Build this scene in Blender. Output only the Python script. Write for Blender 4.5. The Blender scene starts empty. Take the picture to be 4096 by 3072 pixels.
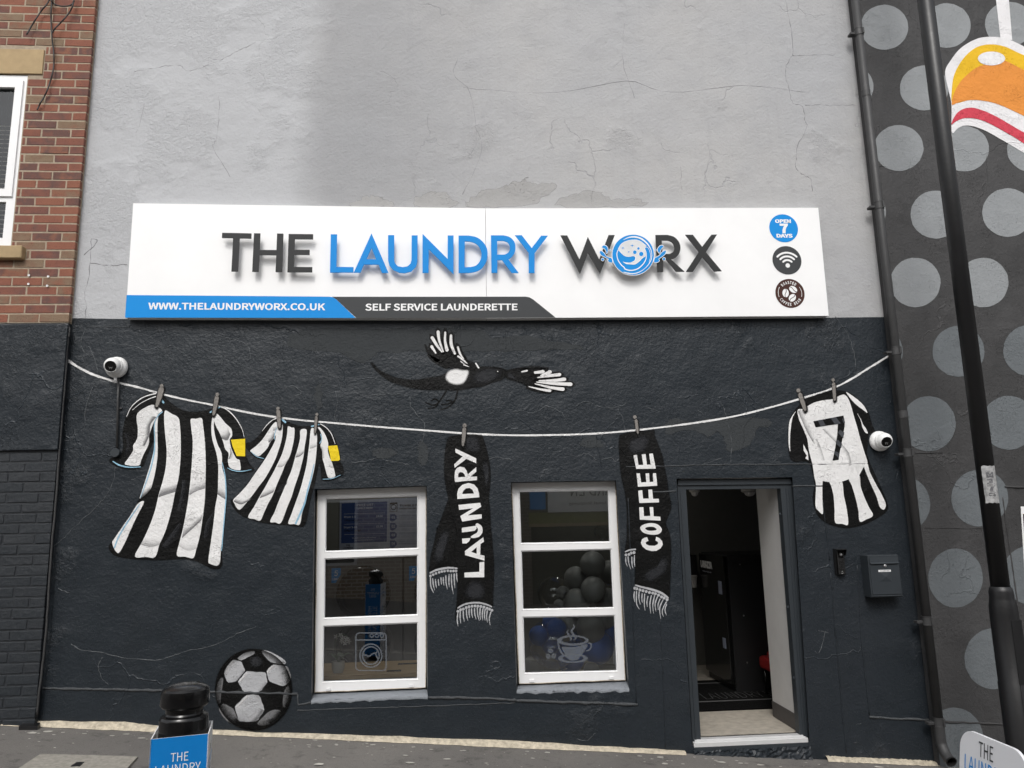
import bpy, bmesh, math, random, os
from mathutils import Vector, Matrix
random.seed(7)
R = math.radians
S = bpy.context.scene
C = S.collection

# ---------------------------------------------------------------- camera
FPX, CAMD, CAMZ = 3000.0, 6.15, 1.76
YAW, PITCH, ROLL = R(4.187), R(10.183), R(-1.31)
cam_pos = Vector((0, -CAMD, CAMZ))
fw = Vector((math.sin(YAW)*math.cos(PITCH), math.cos(YAW)*math.cos(PITCH), math.sin(PITCH)))
rt0 = Vector((math.cos(YAW), -math.sin(YAW), 0)); up0 = rt0.cross(fw)
rt = rt0*math.cos(ROLL) + up0*math.sin(ROLL)
up = up0*math.cos(ROLL) - rt0*math.sin(ROLL)
cam = bpy.data.cameras.new('camera'); cam_o = bpy.data.objects.new('camera', cam); C.objects.link(cam_o)
cam.sensor_width = 36; cam.lens = FPX/4096*36; cam.clip_end = 500; cam.clip_start = 0.05
M = Matrix((rt, up, -fw)).transposed().to_4x4(); M.translation = cam_pos
cam_o.matrix_world = M
S.camera = cam_o
S.render.resolution_x, S.render.resolution_y = 1024, 768

# ---------------------------------------------------------------- sky, sun, exposure
SUN_D = Vector((0.012, 0.065, -0.068)).normalized()        # direction the light travels
w = bpy.data.worlds.new('World'); S.world = w; w.use_nodes = True
wt = w.node_tree; wt.nodes.clear()
sky = wt.nodes.new('ShaderNodeTexSky'); sky.sky_type = 'NISHITA'; sky.sun_disc = False
sky.sun_elevation = math.asin(-SUN_D.z); sky.sun_rotation = math.atan2(-SUN_D.x, -SUN_D.y)
sky.air_density = 1.0; sky.dust_density = 4.0; sky.ozone_density = 1.0
hs = wt.nodes.new('ShaderNodeHueSaturation'); hs.inputs['Saturation'].default_value = 0.16     # cloud cover takes the blue out
bg = wt.nodes.new('ShaderNodeBackground'); bg.inputs['Strength'].default_value = 0.15
wo = wt.nodes.new('ShaderNodeOutputWorld')
wt.links.new(sky.outputs[0], hs.inputs['Color']); wt.links.new(hs.outputs[0], bg.inputs['Color']); wt.links.new(bg.outputs[0], wo.inputs[0])
sl = bpy.data.lights.new('sun', 'SUN'); sl.energy = 0.8; sl.angle = R(15); sl.color = (1.0, 0.97, 0.93)
sun_o = bpy.data.objects.new('sun', sl); C.objects.link(sun_o)
sun_o.rotation_euler = SUN_D.to_track_quat('-Z', 'Y').to_euler(); sun_o.location = (-3, -12, 12)
vs = S.view_settings; vs.view_transform = 'Standard'; vs.look = 'None'; vs.gamma = 1.0; vs.exposure = 0.35; vs.use_curve_mapping = False

# ---------------------------------------------------------------- geometry helpers
def ray(px, py): return fw + rt*((px-2048)/FPX) - up*((py-1536)/FPX)
def W(px, py, y=0.0):
    """photo pixel -> point on the vertical plane Y = y (parallel to the facade)"""
    d = ray(px, py); return cam_pos + d*((y+CAMD)/d.y)
GZ0, GSX = 0.10, -0.0835
def ground_z(x, y=0): return GZ0 + GSX*x
def G(px, py, h=0.0):
    """photo pixel -> point on the sloping pavement (plus height h)"""
    d = ray(px, py); t = (GZ0 + h + GSX*cam_pos.x - cam_pos.z)/(d.z - GSX*d.x); return cam_pos + d*t
def Zf(px, py, z):
    d = ray(px, py); return cam_pos + d*((z-cam_pos.z)/d.z)

def grp(o, label, cat, group=None):
    o['label'] = label; o['category'] = cat
    if group: o['group'] = group
    return o
def thing(name, loc, label, cat, group=None):
    o = bpy.data.objects.new(name, None); C.objects.link(o); o.location = loc; o.empty_display_size = .1
    return grp(o, label, cat, group)
def adopt(o, parent):
    o.parent = parent
    if parent is not None and parent.type == 'EMPTY': o.matrix_parent_inverse = Matrix.Translation(-Vector(parent.location))
def mesh(name, v, f, m=None, parent=None, smooth=False, attr=None):
    me = bpy.data.meshes.new(name); me.from_pydata([tuple(p) for p in v], [], f)
    return link(name, me, m, parent, smooth, attr)
def link(name, me, m=None, parent=None, smooth=False, attr=None):
    if attr is not None:
        a = me.attributes.new('a', 'FLOAT', 'POINT'); a.data.foreach_set('value', attr)
    if smooth: me.polygons.foreach_set('use_smooth', [True]*len(me.polygons))
    o = bpy.data.objects.new(name, me); C.objects.link(o)
    if m is not None and not me.materials: me.materials.append(m)
    if parent is not None: adopt(o, parent)
    return o
def structure(o): o['kind'] = 'structure'; return o

def fill_tris(loops):
    """triangulate a flat outline with holes (loops of 3-D points); returns verts, faces"""
    bm = bmesh.new(); ed = []
    for lp in loops:
        vs_ = [bm.verts.new(p) for p in lp]
        ed += [bm.edges.new((vs_[i], vs_[(i+1) % len(vs_)])) for i in range(len(vs_))]
    bmesh.ops.triangle_fill(bm, use_beauty=True, use_dissolve=False, edges=ed)
    bm.verts.index_update()
    v = [x.co.copy() for x in bm.verts]; f = []
    for q in bm.faces:
        idx = [x.index for x in q.verts]
        if q.normal.y > 0: idx.reverse()
        f.append(idx)
    bm.free(); return v, f
def flat(name, loops, m, parent=None):
    v, f = fill_tris(loops); return mesh(name, v, f, m, parent)
def prism(name, loops, depth, m, parent=None, back=False, dirv=None):
    dv = dirv if dirv is not None else Vector((0, depth, 0))
    v, f = fill_tris(loops); n0 = len(v); base = 0
    if back:
        v += [p+dv for p in v[:n0]]; f += [[i+n0 for i in reversed(q)] for q in f[:]]
    for k, lp in enumerate(loops):
        n = len(lp); b = len(v)
        v += [Vector(p) for p in lp] + [Vector(p)+dv for p in lp]
        ar = sum(lp[i][0]*lp[(i+1) % n][2]-lp[(i+1) % n][0]*lp[i][2] for i in range(n))
        for i in range(n):
            j = (i+1) % n; q = [b+i, b+j, b+n+j, b+n+i]
            if (ar > 0) == (k == 0): q.reverse()
            f.append(q)
    return mesh(name, v, f, m, parent)
def bridge(name, A, B, m, parent=None, closed=True):
    n = len(A); v = list(A)+list(B)
    f = [[i, (i+1) % n, n+(i+1) % n, n+i] for i in range(n if closed else n-1)]
    return mesh(name, v, f, m, parent)
def box_data(x0, x1, y0, y1, z0, z1):
    v = [Vector((x, y, z)) for x in (x0, x1) for y in (y0, y1) for z in (z0, z1)]
    f = [[0,1,3,2],[4,6,7,5],[0,4,5,1],[2,3,7,6],[0,2,6,4],[1,5,7,3]]
    return v, f
def box(name, x0, x1, y0, y1, z0, z1, m, parent=None, bev=0.0, seg=2):
    bm = bmesh.new(); v, f = box_data(x0, x1, y0, y1, z0, z1)
    vv = [bm.verts.new(p) for p in v]
    for q in f: bm.faces.new([vv[i] for i in q])
    bmesh.ops.recalc_face_normals(bm, faces=bm.faces)
    if bev: bmesh.ops.bevel(bm, geom=list(bm.edges), offset=bev, segments=seg, affect='EDGES', profile=.5)
    me = bpy.data.meshes.new(name); bm.to_mesh(me); bm.free()
    return link(name, me, m, parent)
def lathe_data(prof, n=32, org=Vector((0,0,0)), ax=Vector((0,0,1))):
    ax = ax.normalized(); a = ax.orthogonal().normalized(); b = ax.cross(a)
    v = []; f = []
    for r, h in prof:
        for i in range(n):
            t = 2*math.pi*i/n; v.append(org + ax*h + (a*math.cos(t)+b*math.sin(t))*r)
    for k in range(len(prof)-1):
        for i in range(n):
            j = (i+1) % n; f.append([k*n+i, k*n+j, (k+1)*n+j, (k+1)*n+i])
    return v, f
def lathe(name, prof, m, parent=None, n=32, org=Vector((0,0,0)), ax=Vector((0,0,1)), smooth=True, sharp=35):
    v, f = lathe_data(prof, n, Vector(org), Vector(ax)); o = mesh(name, v, f, m, parent, smooth)
    bm = bmesh.new(); bm.from_mesh(o.data); bmesh.ops.remove_doubles(bm, verts=bm.verts, dist=1e-5)
    bmesh.ops.recalc_face_normals(bm, faces=bm.faces)
    for e in bm.edges:
        if len(e.link_faces) == 2 and e.calc_face_angle(0) > R(sharp): e.smooth = False
    bm.to_mesh(o.data); bm.free(); return o
def tube_data(pts, rad, n=10, cap=True):
    pts = [Vector(p) for p in pts]; v = []; f = []
    rr = rad if isinstance(rad, (list, tuple)) else [rad]*len(pts)
    ref = None
    for i, p in enumerate(pts):
        t = (pts[min(i+1, len(pts)-1)]-pts[max(i-1, 0)]).normalized()
        if ref is None: ref = t.orthogonal().normalized()
        a = (ref - t*ref.dot(t)).normalized(); ref = a; b = t.cross(a)
        v += [p + (a*math.cos(2*math.pi*k/n)+b*math.sin(2*math.pi*k/n))*rr[i] for k in range(n)]
    for i in range(len(pts)-1):
        for k in range(n):
            j = (k+1) % n; f.append([i*n+k, i*n+j, (i+1)*n+j, (i+1)*n+k])
    if cap: f.append(list(range(n))[::-1]); f.append([(len(pts)-1)*n+k for k in range(n)])
    return v, f
def tube(name, pts, rad, m, parent=None, n=10, cap=True):
    v, f = tube_data(pts, rad, n, cap); return mesh(name, v, f, m, parent, True)
def catmull(p, closed=True, n=4):
    out = []; L = len(p); rng = range(L) if closed else range(L-1)
    for i in rng:
        g = (lambda k: p[k % L]) if closed else (lambda k: p[max(0, min(L-1, k))])
        a, b, c, d = g(i-1), g(i), g(i+1), g(i+2)
        for s in range(n):
            t = s/n
            out.append(tuple(.5*((2*b[q])+(c[q]-a[q])*t+(2*a[q]-5*b[q]+4*c[q]-d[q])*t*t+(3*b[q]-a[q]-3*c[q]+d[q])*t**3) for q in range(len(b))))
    if not closed: out.append(tuple(p[-1]))
    return out
def grow(p, d):
    n = len(p); ar = sum(p[i][0]*p[(i+1) % n][1]-p[(i+1) % n][0]*p[i][1] for i in range(n)); s = 1 if ar > 0 else -1
    o = []
    for i in range(n):
        a, b, c = p[i-1], p[i], p[(i+1) % n]
        e1 = (b[0]-a[0], b[1]-a[1]); e2 = (c[0]-b[0], c[1]-b[1])
        l1 = math.hypot(*e1) or 1; l2 = math.hypot(*e2) or 1
        nx = e1[1]/l1+e2[1]/l2; ny = -e1[0]/l1-e2[0]/l2; l = math.hypot(nx, ny) or 1
        o.append((b[0]+s*d*nx/l, b[1]+s*d*ny/l))
    return o
def zoom(ox, oy, s): return lambda pts: [(ox+p[0]/s, oy+p[1]/s) for p in pts]
def onp(pts, y=0.0): return [W(p[0], p[1], y) for p in pts]
def circ(cx, cy, rx, ry=None, n=28): return [(cx+rx*math.cos(2*math.pi*i/n), cy+(ry or rx)*math.sin(2*math.pi*i/n)) for i in range(n)]
def quadmap(q, y):
    """(u right, v down) in 0..1 -> plane Y = y, over the photo quad TL TR BR BL"""
    def f(u, v):
        a, b, c, d = q
        x = (a[0]*(1-u)+b[0]*u)*(1-v)+(d[0]*(1-u)+c[0]*u)*v
        z = (a[1]*(1-u)+b[1]*u)*(1-v)+(d[1]*(1-u)+c[1]*u)*v
        return W(x, z, y)
    return f
_txt = {}
try:    SANS = bpy.data.fonts.load(os.path.join(bpy.utils.system_resource('DATAFILES'), 'fonts', 'Noto Sans CJK Regular.woff2'))      # Blender's own interface font
except Exception: SANS = None
def text_mesh(body, bold=0.0, spacing=1.0):
    k = (body, bold, spacing)
    if k not in _txt:
        cu = bpy.data.curves.new('t', 'FONT'); cu.body = body
        if SANS: cu.font = SANS
        cu.offset = bold; cu.space_character = spacing; cu.resolution_u = 3; cu.fill_mode = 'FRONT'
        o = bpy.data.objects.new('t', cu); C.objects.link(o); bpy.context.view_layer.update()
        me = bpy.data.meshes.new_from_object(o.evaluated_get(bpy.context.evaluated_depsgraph_get()))
        v = [x.co.copy() for x in me.vertices]; f = [list(q.vertices) for q in me.polygons]
        bpy.data.objects.remove(o); bpy.data.curves.remove(cu); bpy.data.meshes.remove(me)
        x0, x1 = min(p.x for p in v), max(p.x for p in v); z0, z1 = min(p.y for p in v), max(p.y for p in v)
        _txt[k] = ([((p.x-x0)/(x1-x0), (z1-p.y)/(z1-z0)) for p in v], f)
    return _txt[k]
def lettering(name, body, fmap, m, parent, bold=0.006, spacing=1.0):
    v, f = text_mesh(body, bold, spacing)
    return mesh(name, [fmap(a, b) for a, b in v], f, m, parent)

# ---------------------------------------------------------------- material helpers
def srgb(r, g, b):
    l = lambda c: (c/255/12.92) if c/255 <= .04045 else ((c/255+.055)/1.055)**2.4
    return (l(r), l(g), l(b), 1)
def lin(*c): return (c[0], c[1], c[2], 1) if len(c) == 3 else (c[0], c[0], c[0], 1)
class T:
    def __init__(s, name):
        s.m = bpy.data.materials.new(name); s.m.use_nodes = True; s.t = s.m.node_tree; s.t.nodes.clear()
        s.out = s.t.nodes.new('ShaderNodeOutputMaterial'); s._pos = None
    def n(s, typ, inp=None, **pr):
        x = s.t.nodes.new('ShaderNode'+typ)
        for k, v in pr.items(): setattr(x, k, v)
        for k, v in (inp or {}).items(): s.set(x.inputs[k], v)
        return x
    def set(s, sock, v):
        if isinstance(v, bpy.types.NodeSocket): s.t.links.new(v, sock)
        elif isinstance(v, bpy.types.Node): s.t.links.new(v.outputs[0], sock)
        else: sock.default_value = v
    def pos(s):
        if s._pos is None: s._pos = s.n('NewGeometry').outputs['Position']
        return s._pos
    def noise(s, scale, detail=3, rough=.5, vec=None, dist=0):
        return s.n('TexNoise', {'Vector': vec or s.pos(), 'Scale': scale, 'Detail': detail, 'Roughness': rough, 'Distortion': dist}).outputs[0]
    def math(s, op, a, b=0.0, c=None, clamp=False):
        x = s.n('Math', {0: a, 1: b}, operation=op, use_clamp=clamp)
        if c is not None: s.set(x.inputs[2], c)
        return x.outputs[0]
    def mapr(s, v, a, b, c=0.0, d=1.0, smooth=False):
        return s.n('MapRange', {0: v, 1: a, 2: b, 3: c, 4: d}, interpolation_type='SMOOTHSTEP' if smooth else 'LINEAR', clamp=True).outputs[0]
    def mix(s, f, a, b, mode='MIX'):
        x = s.n('Mix', data_type='RGBA', blend_type=mode)
        s.set(x.inputs[0], f); s.set(x.inputs[6], a); s.set(x.inputs[7], b); return x.outputs[2]
    def ramp(s, v, stops, const=False):
        x = s.n('ValToRGB', {0: v}); e = x.color_ramp.elements
        if const: x.color_ramp.interpolation = 'CONSTANT'
        while len(e) < len(stops): e.new(.5)
        for i, (p, c) in enumerate(stops): e[i].position = p; e[i].color = c
        return x.outputs[0]
    def vscale(s, v, sc):
        x = s.n('Mapping', {'Vector': v}); x.inputs['Scale'].default_value = sc; return x.outputs[0]
    def bump(s, h, dist=1.0, strength=1.0, normal=None):
        x = s.n('Bump', {'Height': h, 'Distance': dist, 'Strength': strength})
        if normal is not None: s.set(x.inputs['Normal'], normal)
        return x.outputs[0]
    def bsdf(s, col, rough=.6, normal=None, metal=0.0, spec=.5, **kw):
        x = s.n('BsdfPrincipled', {'Base Color': col, 'Roughness': rough, 'Metallic': metal, 'Specular IOR Level': spec})
        for k, v in kw.items(): s.set(x.inputs[k.replace('_', ' ')], v)
        if normal is not None: s.set(x.inputs['Normal'], normal)
        return x.outputs[0]
    def done(s, sh): s.set(s.out.inputs[0], sh); return s.m

def relief(t, amount=1.0, glossy=False):
    """hand-floated cement render: slow waves, trowel lumps, grain, hairline cracks; in metres"""
    p = t.pos()
    wav = t.noise(1.3, 2); lump = t.noise(7, 4, .55); pit = t.noise(38, 3, .6)
    sep = t.n('SeparateXYZ', {0: p})
    msk = t.mapr(t.math('ADD', t.noise(1.7, 3, .6), t.mapr(t.math('SUBTRACT', sep.outputs[0], t.math('MULTIPLY', sep.outputs[2], .45)), -5.9, -3.2, .20, -.05)), .52, .64, 0, 1, True)           # where old rough-cast shows through
    rough = t.noise(30, 4, .75, dist=.8); nib = t.math('MULTIPLY', t.mapr(t.noise(95, 2, .5), .60, .70), t.mapr(t.noise(4, 3), .42, .62))
    wv = t.n('VectorMath', {0: p, 1: t.n('VectorMath', {0: t.n('TexNoise', {'Vector': p, 'Scale': 3.0, 'Detail': 5.0}).outputs['Color'], 'Scale': .5}, operation='SCALE').outputs[0]}, operation='ADD').outputs[0]
    vo = t.n('TexVoronoi', {'Vector': wv, 'Scale': 1.15}, feature='DISTANCE_TO_EDGE').outputs[0]
    line = t.mapr(vo, 0.0, .009, 1, 0, True)
    cm = t.mapr(t.noise(1.1, 2), .52, .60, 0, 1, True)
    crack = t.math('MULTIPLY', line, cm)
    h = t.math('MULTIPLY', wav, .030)
    h = t.math('MULTIPLY_ADD', lump, .010, h)
    h = t.math('MULTIPLY_ADD', pit, .0052 if glossy else .0048, h)
    h = t.math('ADD', h, t.math('MULTIPLY', t.math('MULTIPLY', rough, .013 if glossy else .0115), msk))
    h = t.math('MULTIPLY_ADD', nib, .0058 if glossy else .0015, h)
    h = t.math('MULTIPLY_ADD', crack, .004 if glossy else -.0025, h)
    return t.bump(h, 1.0, amount), crack, msk

def paint_mat(name, col, rough=.55, soft=False, grain=.06, amount=1.0, spec=.16):
    """masonry paint on the rendered wall (soft = sprayed edge driven by the mesh attribute 'a')"""
    t = T(name); nr, crack, msk = relief(t, amount, True)
    v = t.noise(9, 4, .6); c = t.mix(t.mapr(v, .3, .7, 0, grain*2), col, tuple(x*.62 for x in col[:3])+(1,))
    sh = t.bsdf(c, rough, nr, spec=spec)
    if soft:
        a = t.n('Attribute', attribute_name='a').outputs['Fac']
        g = t.math('ADD', a, t.math('MULTIPLY', t.math('SUBTRACT', t.noise(220, 2), .5), .5))
        g = t.mapr(g, .10, .95, 0, 1, True)
        g = t.math('MULTIPLY', g, t.mapr(a, 0, .12))
        sh = t.n('MixShader', {0: g, 1: t.n('BsdfTransparent'), 2: sh}).outputs[0]
    return t.done(sh)
def plain(name, col, rough=.5, metal=0.0, spec=.5, var=.08, scale=12, bump=0.0, bscale=80, **kw):
    t = T(name); v = t.noise(scale, 4, .6)
    c = t.mix(t.mapr(v, .3, .72, 0, 1), col, tuple(x*(1-var*2.2) for x in col[:3])+(1,))
    rg = t.math('ADD', t.math('MULTIPLY', t.noise(scale*2.3, 3), .16), rough-.08)
    nr = t.bump(t.noise(bscale, 3), bump) if bump else None
    return t.done(t.bsdf(c, rg, nr, metal, spec, **kw))
GZ0, GSX = 0.075, -0.0826
# ================================================================ materials
def wall_mat(name, glossy, c1, c2, c3, rough):
    t = T(name); nr, crack, msk = relief(t, 1.0, glossy)
    p = t.pos(); sep = t.n('SeparateXYZ', {0: p})
    c = t.mix(t.mapr(t.noise(.55, 3, .6), .35, .65), c1, c2)
    c = t.mix(t.math('MULTIPLY', t.mapr(t.noise(3.5, 5, .65), .48, .72), .5), c, c3)
    st = t.noise(1.0, 3, .6, vec=t.vscale(p, (9, 9, .5)))              # faint run-down streaks
    c = t.mix(t.mapr(st, .55, .8, 0, .16), c, tuple(x*.6 for x in c1[:3])+(1,))
    c = t.mix(t.math('MULTIPLY', crack, .55), c, tuple(x*(1.6 if glossy else .76) for x in c1[:3])+(1,))
    rg = t.math('ADD', t.math('MULTIPLY', t.noise(5, 3), .25), rough-.12)
    if name.startswith('pale'):                                        # left bay paler: reflected light put into the wall colour
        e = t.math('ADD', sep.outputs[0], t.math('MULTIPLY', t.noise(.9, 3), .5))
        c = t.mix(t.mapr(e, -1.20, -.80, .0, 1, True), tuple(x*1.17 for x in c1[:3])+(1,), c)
        sw = t.math('MULTIPLY', t.mapr(e, -1.15, -.80, 0, 1, True), t.mapr(e, -.55, .9, 1, 0, True))      # darker band beside it: shading edge painted into the base colour
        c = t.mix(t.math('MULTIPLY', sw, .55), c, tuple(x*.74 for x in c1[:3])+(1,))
    return t.done(t.bsdf(c, rg, nr, spec=.30 if glossy else .2))
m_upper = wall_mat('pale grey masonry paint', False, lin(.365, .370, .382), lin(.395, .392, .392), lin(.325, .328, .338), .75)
m_lower = wall_mat('charcoal navy masonry paint', True, lin(.0152, .0202, .0256), lin(.0198, .0242, .0295), lin(.0122, .0164, .0208), .40)
m_rwall = wall_mat('dark charcoal mural ground', True, lin(.043, .0425, .043), lin(.060, .059, .060), lin(.031, .0305, .031), .65)
m_patch = paint_mat('old weathered cement', lin(.041, .045, .048), .75, soft=True)
m_patchu = paint_mat('bare old cement', lin(.345, .342, .338), .85, soft=True)
m_black = paint_mat('black spray paint', lin(.0035), .5)
m_blacks = paint_mat('black spray paint, feathered', lin(.0035), .5, soft=True)
m_white = paint_mat('white spray paint', lin(.74, .735, .73), .55)
m_whites = paint_mat('white spray paint, feathered', lin(.74, .735, .73), .55, soft=True)
m_greys = paint_mat('mid grey spray paint, feathered', lin(.20, .20, .205), .55, soft=True)
m_dgreys = paint_mat('dark grey spray paint, feathered', lin(.022, .023, .026), .5, soft=True)
m_silver = paint_mat('silver grey spray paint', lin(.40, .405, .42), .5)
m_silvers = paint_mat('silver grey spray paint, feathered', lin(.40, .405, .42), .5, soft=True)
m_dsilv = paint_mat('dull grey spray paint, feathered', lin(.17, .17, .175), .5, soft=True)
m_sky = paint_mat('sky blue paint', lin(.28, .49, .64), .5)
m_yel = paint_mat('yellow paint', lin(.78, .58, .02), .5)
m_peg = paint_mat('warm grey peg paint, feathered', lin(.22, .205, .19), .55, soft=True)
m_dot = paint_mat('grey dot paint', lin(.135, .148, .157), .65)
m_dot_lit = paint_mat('brightened grey dot paint', lin(.265, .278, .287), .65)  # upper rows of dots: stronger sky light put into the paint colour
m_mwh = paint_mat('mural white', lin(.74, .73, .74), .6)
m_mye = paint_mat('mural yellow', lin(.74, .45, .02), .6)
m_mor = paint_mat('mural orange', lin(.70, .26, .05), .6)
m_mpk = paint_mat('mural pink', lin(.58, .06, .09), .6)

def brick_mat(name, stops, painted=False):
    t = T(name); oi = t.n('ObjectInfo'); p = t.n('TexCoord').outputs['Object']
    rnd = oi.outputs['Random']
    off = t.n('VectorMath', {0: p, 1: t.n('CombineXYZ', {0: t.math('MULTIPLY', rnd, 37.0), 1: 0.0, 2: t.math('MULTIPLY', rnd, 91.0)})}, operation='ADD').outputs[0]
    blend = t.noise(9, 2, .5, vec=off)
    key = t.math('ADD', rnd, t.math('MULTIPLY', t.math('SUBTRACT', blend, .5), .0 if painted else .75))
    c = t.ramp(key, stops)
    g = t.noise(130, 4, .7, vec=t.vscale(off, (1, 1, .7)))
    pits = t.mapr(t.noise(170, 2, .6, vec=t.vscale(off, (1, 1, .55))), .60, .68, 0, 1)
    if not painted: c = t.mix(t.math('MULTIPLY', pits, .7), c, lin(.035, .026, .024))
    c = t.mix(t.mapr(g, .3, .7, 0, .25), c, tuple(x*.5 for x in stops[0][1][:3])+(1,))
    h = t.math('MULTIPLY_ADD', pits, -.0015, t.math('MULTIPLY', g, .0022))
    if painted: h = t.math('MULTIPLY_ADD', t.noise(30, 4, .6, vec=off), .006, h)
    return t.done(t.bsdf(c, .5 if painted else .85, t.bump(h, 1.0), spec=.45 if painted else .2))
m_brick = brick_mat('mixed red facing brick', [(0, lin(.265, .112, .074)), (.22, lin(.240, .098, .068)), (.42, lin(.200, .088, .068)), (.58, lin(.128, .076, .068)), (.72, lin(.250, .112, .074)), (.86, lin(.215, .140, .096)), (1, lin(.225, .165, .112))])
m_dbrick = brick_mat('navy painted brick', [(0, lin(.0150, .0195, .0245)), (1, lin(.0190, .0225, .0270))], True)
m_mortar = plain('sand mortar', lin(.42, .345, .26), .9, spec=.2, var=.14, scale=40, bump=.004, bscale=240)
m_dmortar = plain('painted mortar', lin(.0150, .0185, .0235), .55, var=.1, bump=.004, bscale=160)
m_stone = plain('buff stone', lin(.42, .31, .175), .8, var=.10, scale=9, bump=.002, bscale=260, spec=.25)
m_pvc = plain('white upvc', lin(.80, .80, .80), .32, var=.015, spec=.5)
m_pvcg = plain('anthracite grey aluminium', lin(.030, .036, .042), .42, var=.04, spec=.45)
m_alu = plain('mill aluminium', lin(.72, .72, .72), .34, metal=1.0, var=.05)
m_seal = plain('old sealant', lin(.55, .48, .38), .7, var=.2, scale=30)
m_blackp = plain('black gloss paint', lin(.005, .005, .0055), .22, var=.10, spec=.5, bump=.0012, bscale=18)
m_pole = plain('black satin pole paint', lin(.011, .011, .012), .42, var=.15, scale=5, bump=.0008, bscale=40)
m_pipe = plain('charcoal pipe paint', lin(.045, .045, .046), .52, var=.12, scale=7, bump=.0008, bscale=60)
m_cable = plain('black cable', lin(.012), .5, var=.05)
m_sealc = plain('cream fillet paint', lin(.62, .55, .43), .85, var=.22, scale=26, bump=.010, bscale=60, spec=.2)
m_slab = plain('concrete slab', lin(.36, .34, .30), .9, var=.16, scale=30, bump=.003, bscale=200, spec=.2)
m_camw = plain('camera white plastic', lin(.80, .80, .79), .35, var=.02)
m_dark = plain('dark gloss plastic', lin(.006), .12, var=.0)
m_print_b = plain('printed blue vinyl', lin(.004, .245, .66), .5, var=.01, spec=.2)
m_print_k = plain('printed charcoal vinyl', lin(.044, .047, .050), .5, var=.02, spec=.25)
m_print_w = plain('printed white vinyl', lin(.80, .80, .80), .42, var=.01)
m_print_br = plain('printed brown vinyl', lin(.058, .023, .017), .5, var=.02, spec=.2)
m_signw = plain('white sign panel', lin(.85, .85, .85), .38, var=.022, scale=3)
m_letk = plain('charcoal sign letter', lin(.024, .025, .026), .5, var=.02, spec=.25)
m_letb = plain('blue sign letter', lin(.004, .235, .65), .5, var=.01, spec=.2)
def glass_mat(k=4.2):
    t = T('window glass'); fr = t.n('Fresnel', {'IOR': 1.5}).outputs[0]
    f2 = t.math('MULTIPLY', fr, k, clamp=True)
    gl = t.n('BsdfGlossy', {'Color': lin(.95, .97, 1.0), 'Roughness': 0.0}); tr = t.n('BsdfTransparent', {'Color': lin(.80, .84, .84)})
    return t.done(t.n('MixShader', {0: f2, 1: tr, 2: gl}).outputs[0])
m_glass = glass_mat(); m_glass1 = glass_mat(1.2)
def frost_mat():
    t = T('etched vinyl'); d = t.bsdf(lin(.145, .16, .18), .7, spec=.1)
    return t.done(t.n('MixShader', {0: .62, 1: t.n('BsdfTransparent'), 2: d}).outputs[0])
m_frost = frost_mat()
def asphalt():
    t = T('asphalt'); p = t.pos()
    c = t.mix(t.mapr(t.noise(1.1, 4, .6), .35, .68), lin(.185, .174, .160), lin(.140, .132, .124))
    ag = t.noise(230, 2, .8); c = t.mix(t.mapr(ag, .55, .72), c, lin(.26, .25, .24))
    c = t.mix(t.mapr(t.noise(160, 2, .6), .62, .72), c, lin(.018, .017, .016))
    c = t.mix(t.math('MULTIPLY', t.mapr(t.noise(8, 4, .7), .55, .72), .55), c, lin(.036, .034, .033))
    h = t.math('MULTIPLY_ADD', ag, .004, t.math('MULTIPLY', t.noise(12, 4, .6), .006))
    return t.done(t.bsdf(c, .82, t.bump(h, 1.0), spec=.3))
m_asph = asphalt()

# ================================================================ ground
def ground_sheet(name, x0, x1, y0, y1, dz, m):
    return structure(mesh(name, [Vector((x, y, GZ0+GSX*x+dz)) for x, y in ((x0, y0), (x1, y0), (x1, y1), (x0, y1))], [[0, 1, 2, 3]], m))
ground_sheet('ground', -70, 70, -90, 60, -.14, m_asph)
# pavement slab: an inset sheet with a kerb step down to the road
def pavement():
    y1, y0 = .02, -3.55; v = []; f = []; n = 40
    for i in range(n+1):
        x = -14+28*i/n; z = GZ0+GSX*x
        v += [Vector((x, y1, z)), Vector((x, y0, z-.02)), Vector((x, y0-.01, z-.13))]
    for i in range(n):
        a = i*3; f += [[a, a+1, a+4, a+3], [a+1, a+2, a+5, a+4]]
    return structure(mesh('pavement', v, f, m_asph))
pavement()
for k in range(28):
    x = -14+k; z0 = GZ0+GSX*x
    o = mesh('kerb_stone' if k == 0 else 'kerb_stone', *(lambda v, f: (v, f))(*(lambda a: ([Vector((p.x, p.y, p.z+GSX*(p.x-x))) for p in a[0]], a[1]))(box_data(x+.004, x+.996, -3.68, -3.565, z0-.135, z0-.016))), m_slab, bpy.data.objects['pavement'])

# ================================================================ the laundrette building
XL, XR, ZTOP = -3.16, 3.80, 8.2
bld = thing('shop_building', (0, 0, 0), 'rendered shop building, pale grey above and charcoal navy below with painted laundry mural', 'building')
bnd = onp([(240, 1272.5), (505, 1276), (1200, 1278), (2200, 1276), (3322, 1270.5), (3600, 1267.5)])
bnd[0].x, bnd[-1].x = XL, XR
op1 = [(1258, 1957), (1706, 1943), (1711, 2784), (1245, 2800)]
op2 = [(2044, 1929), (2464, 1922), (2516, 2756), (2066, 2763)]
opd = [(2706, 1914), (3169, 1909), (3238, 2962), (2769, 2981)]
lower = [Vector((XL, 0, -.7))] + [Vector((XR, 0, -.7))] + bnd[::-1]
wl = flat('lower_wall', [lower, onp(op1), onp(op2), onp(opd)], m_lower, bld)
wl['label'] = 'charcoal navy painted lower wall'
up_ = flat('upper_wall', [[p.copy() for p in bnd] + [Vector((XR, 0, ZTOP)), Vector((XL, 0, ZTOP))]], m_upper, bld)
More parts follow.
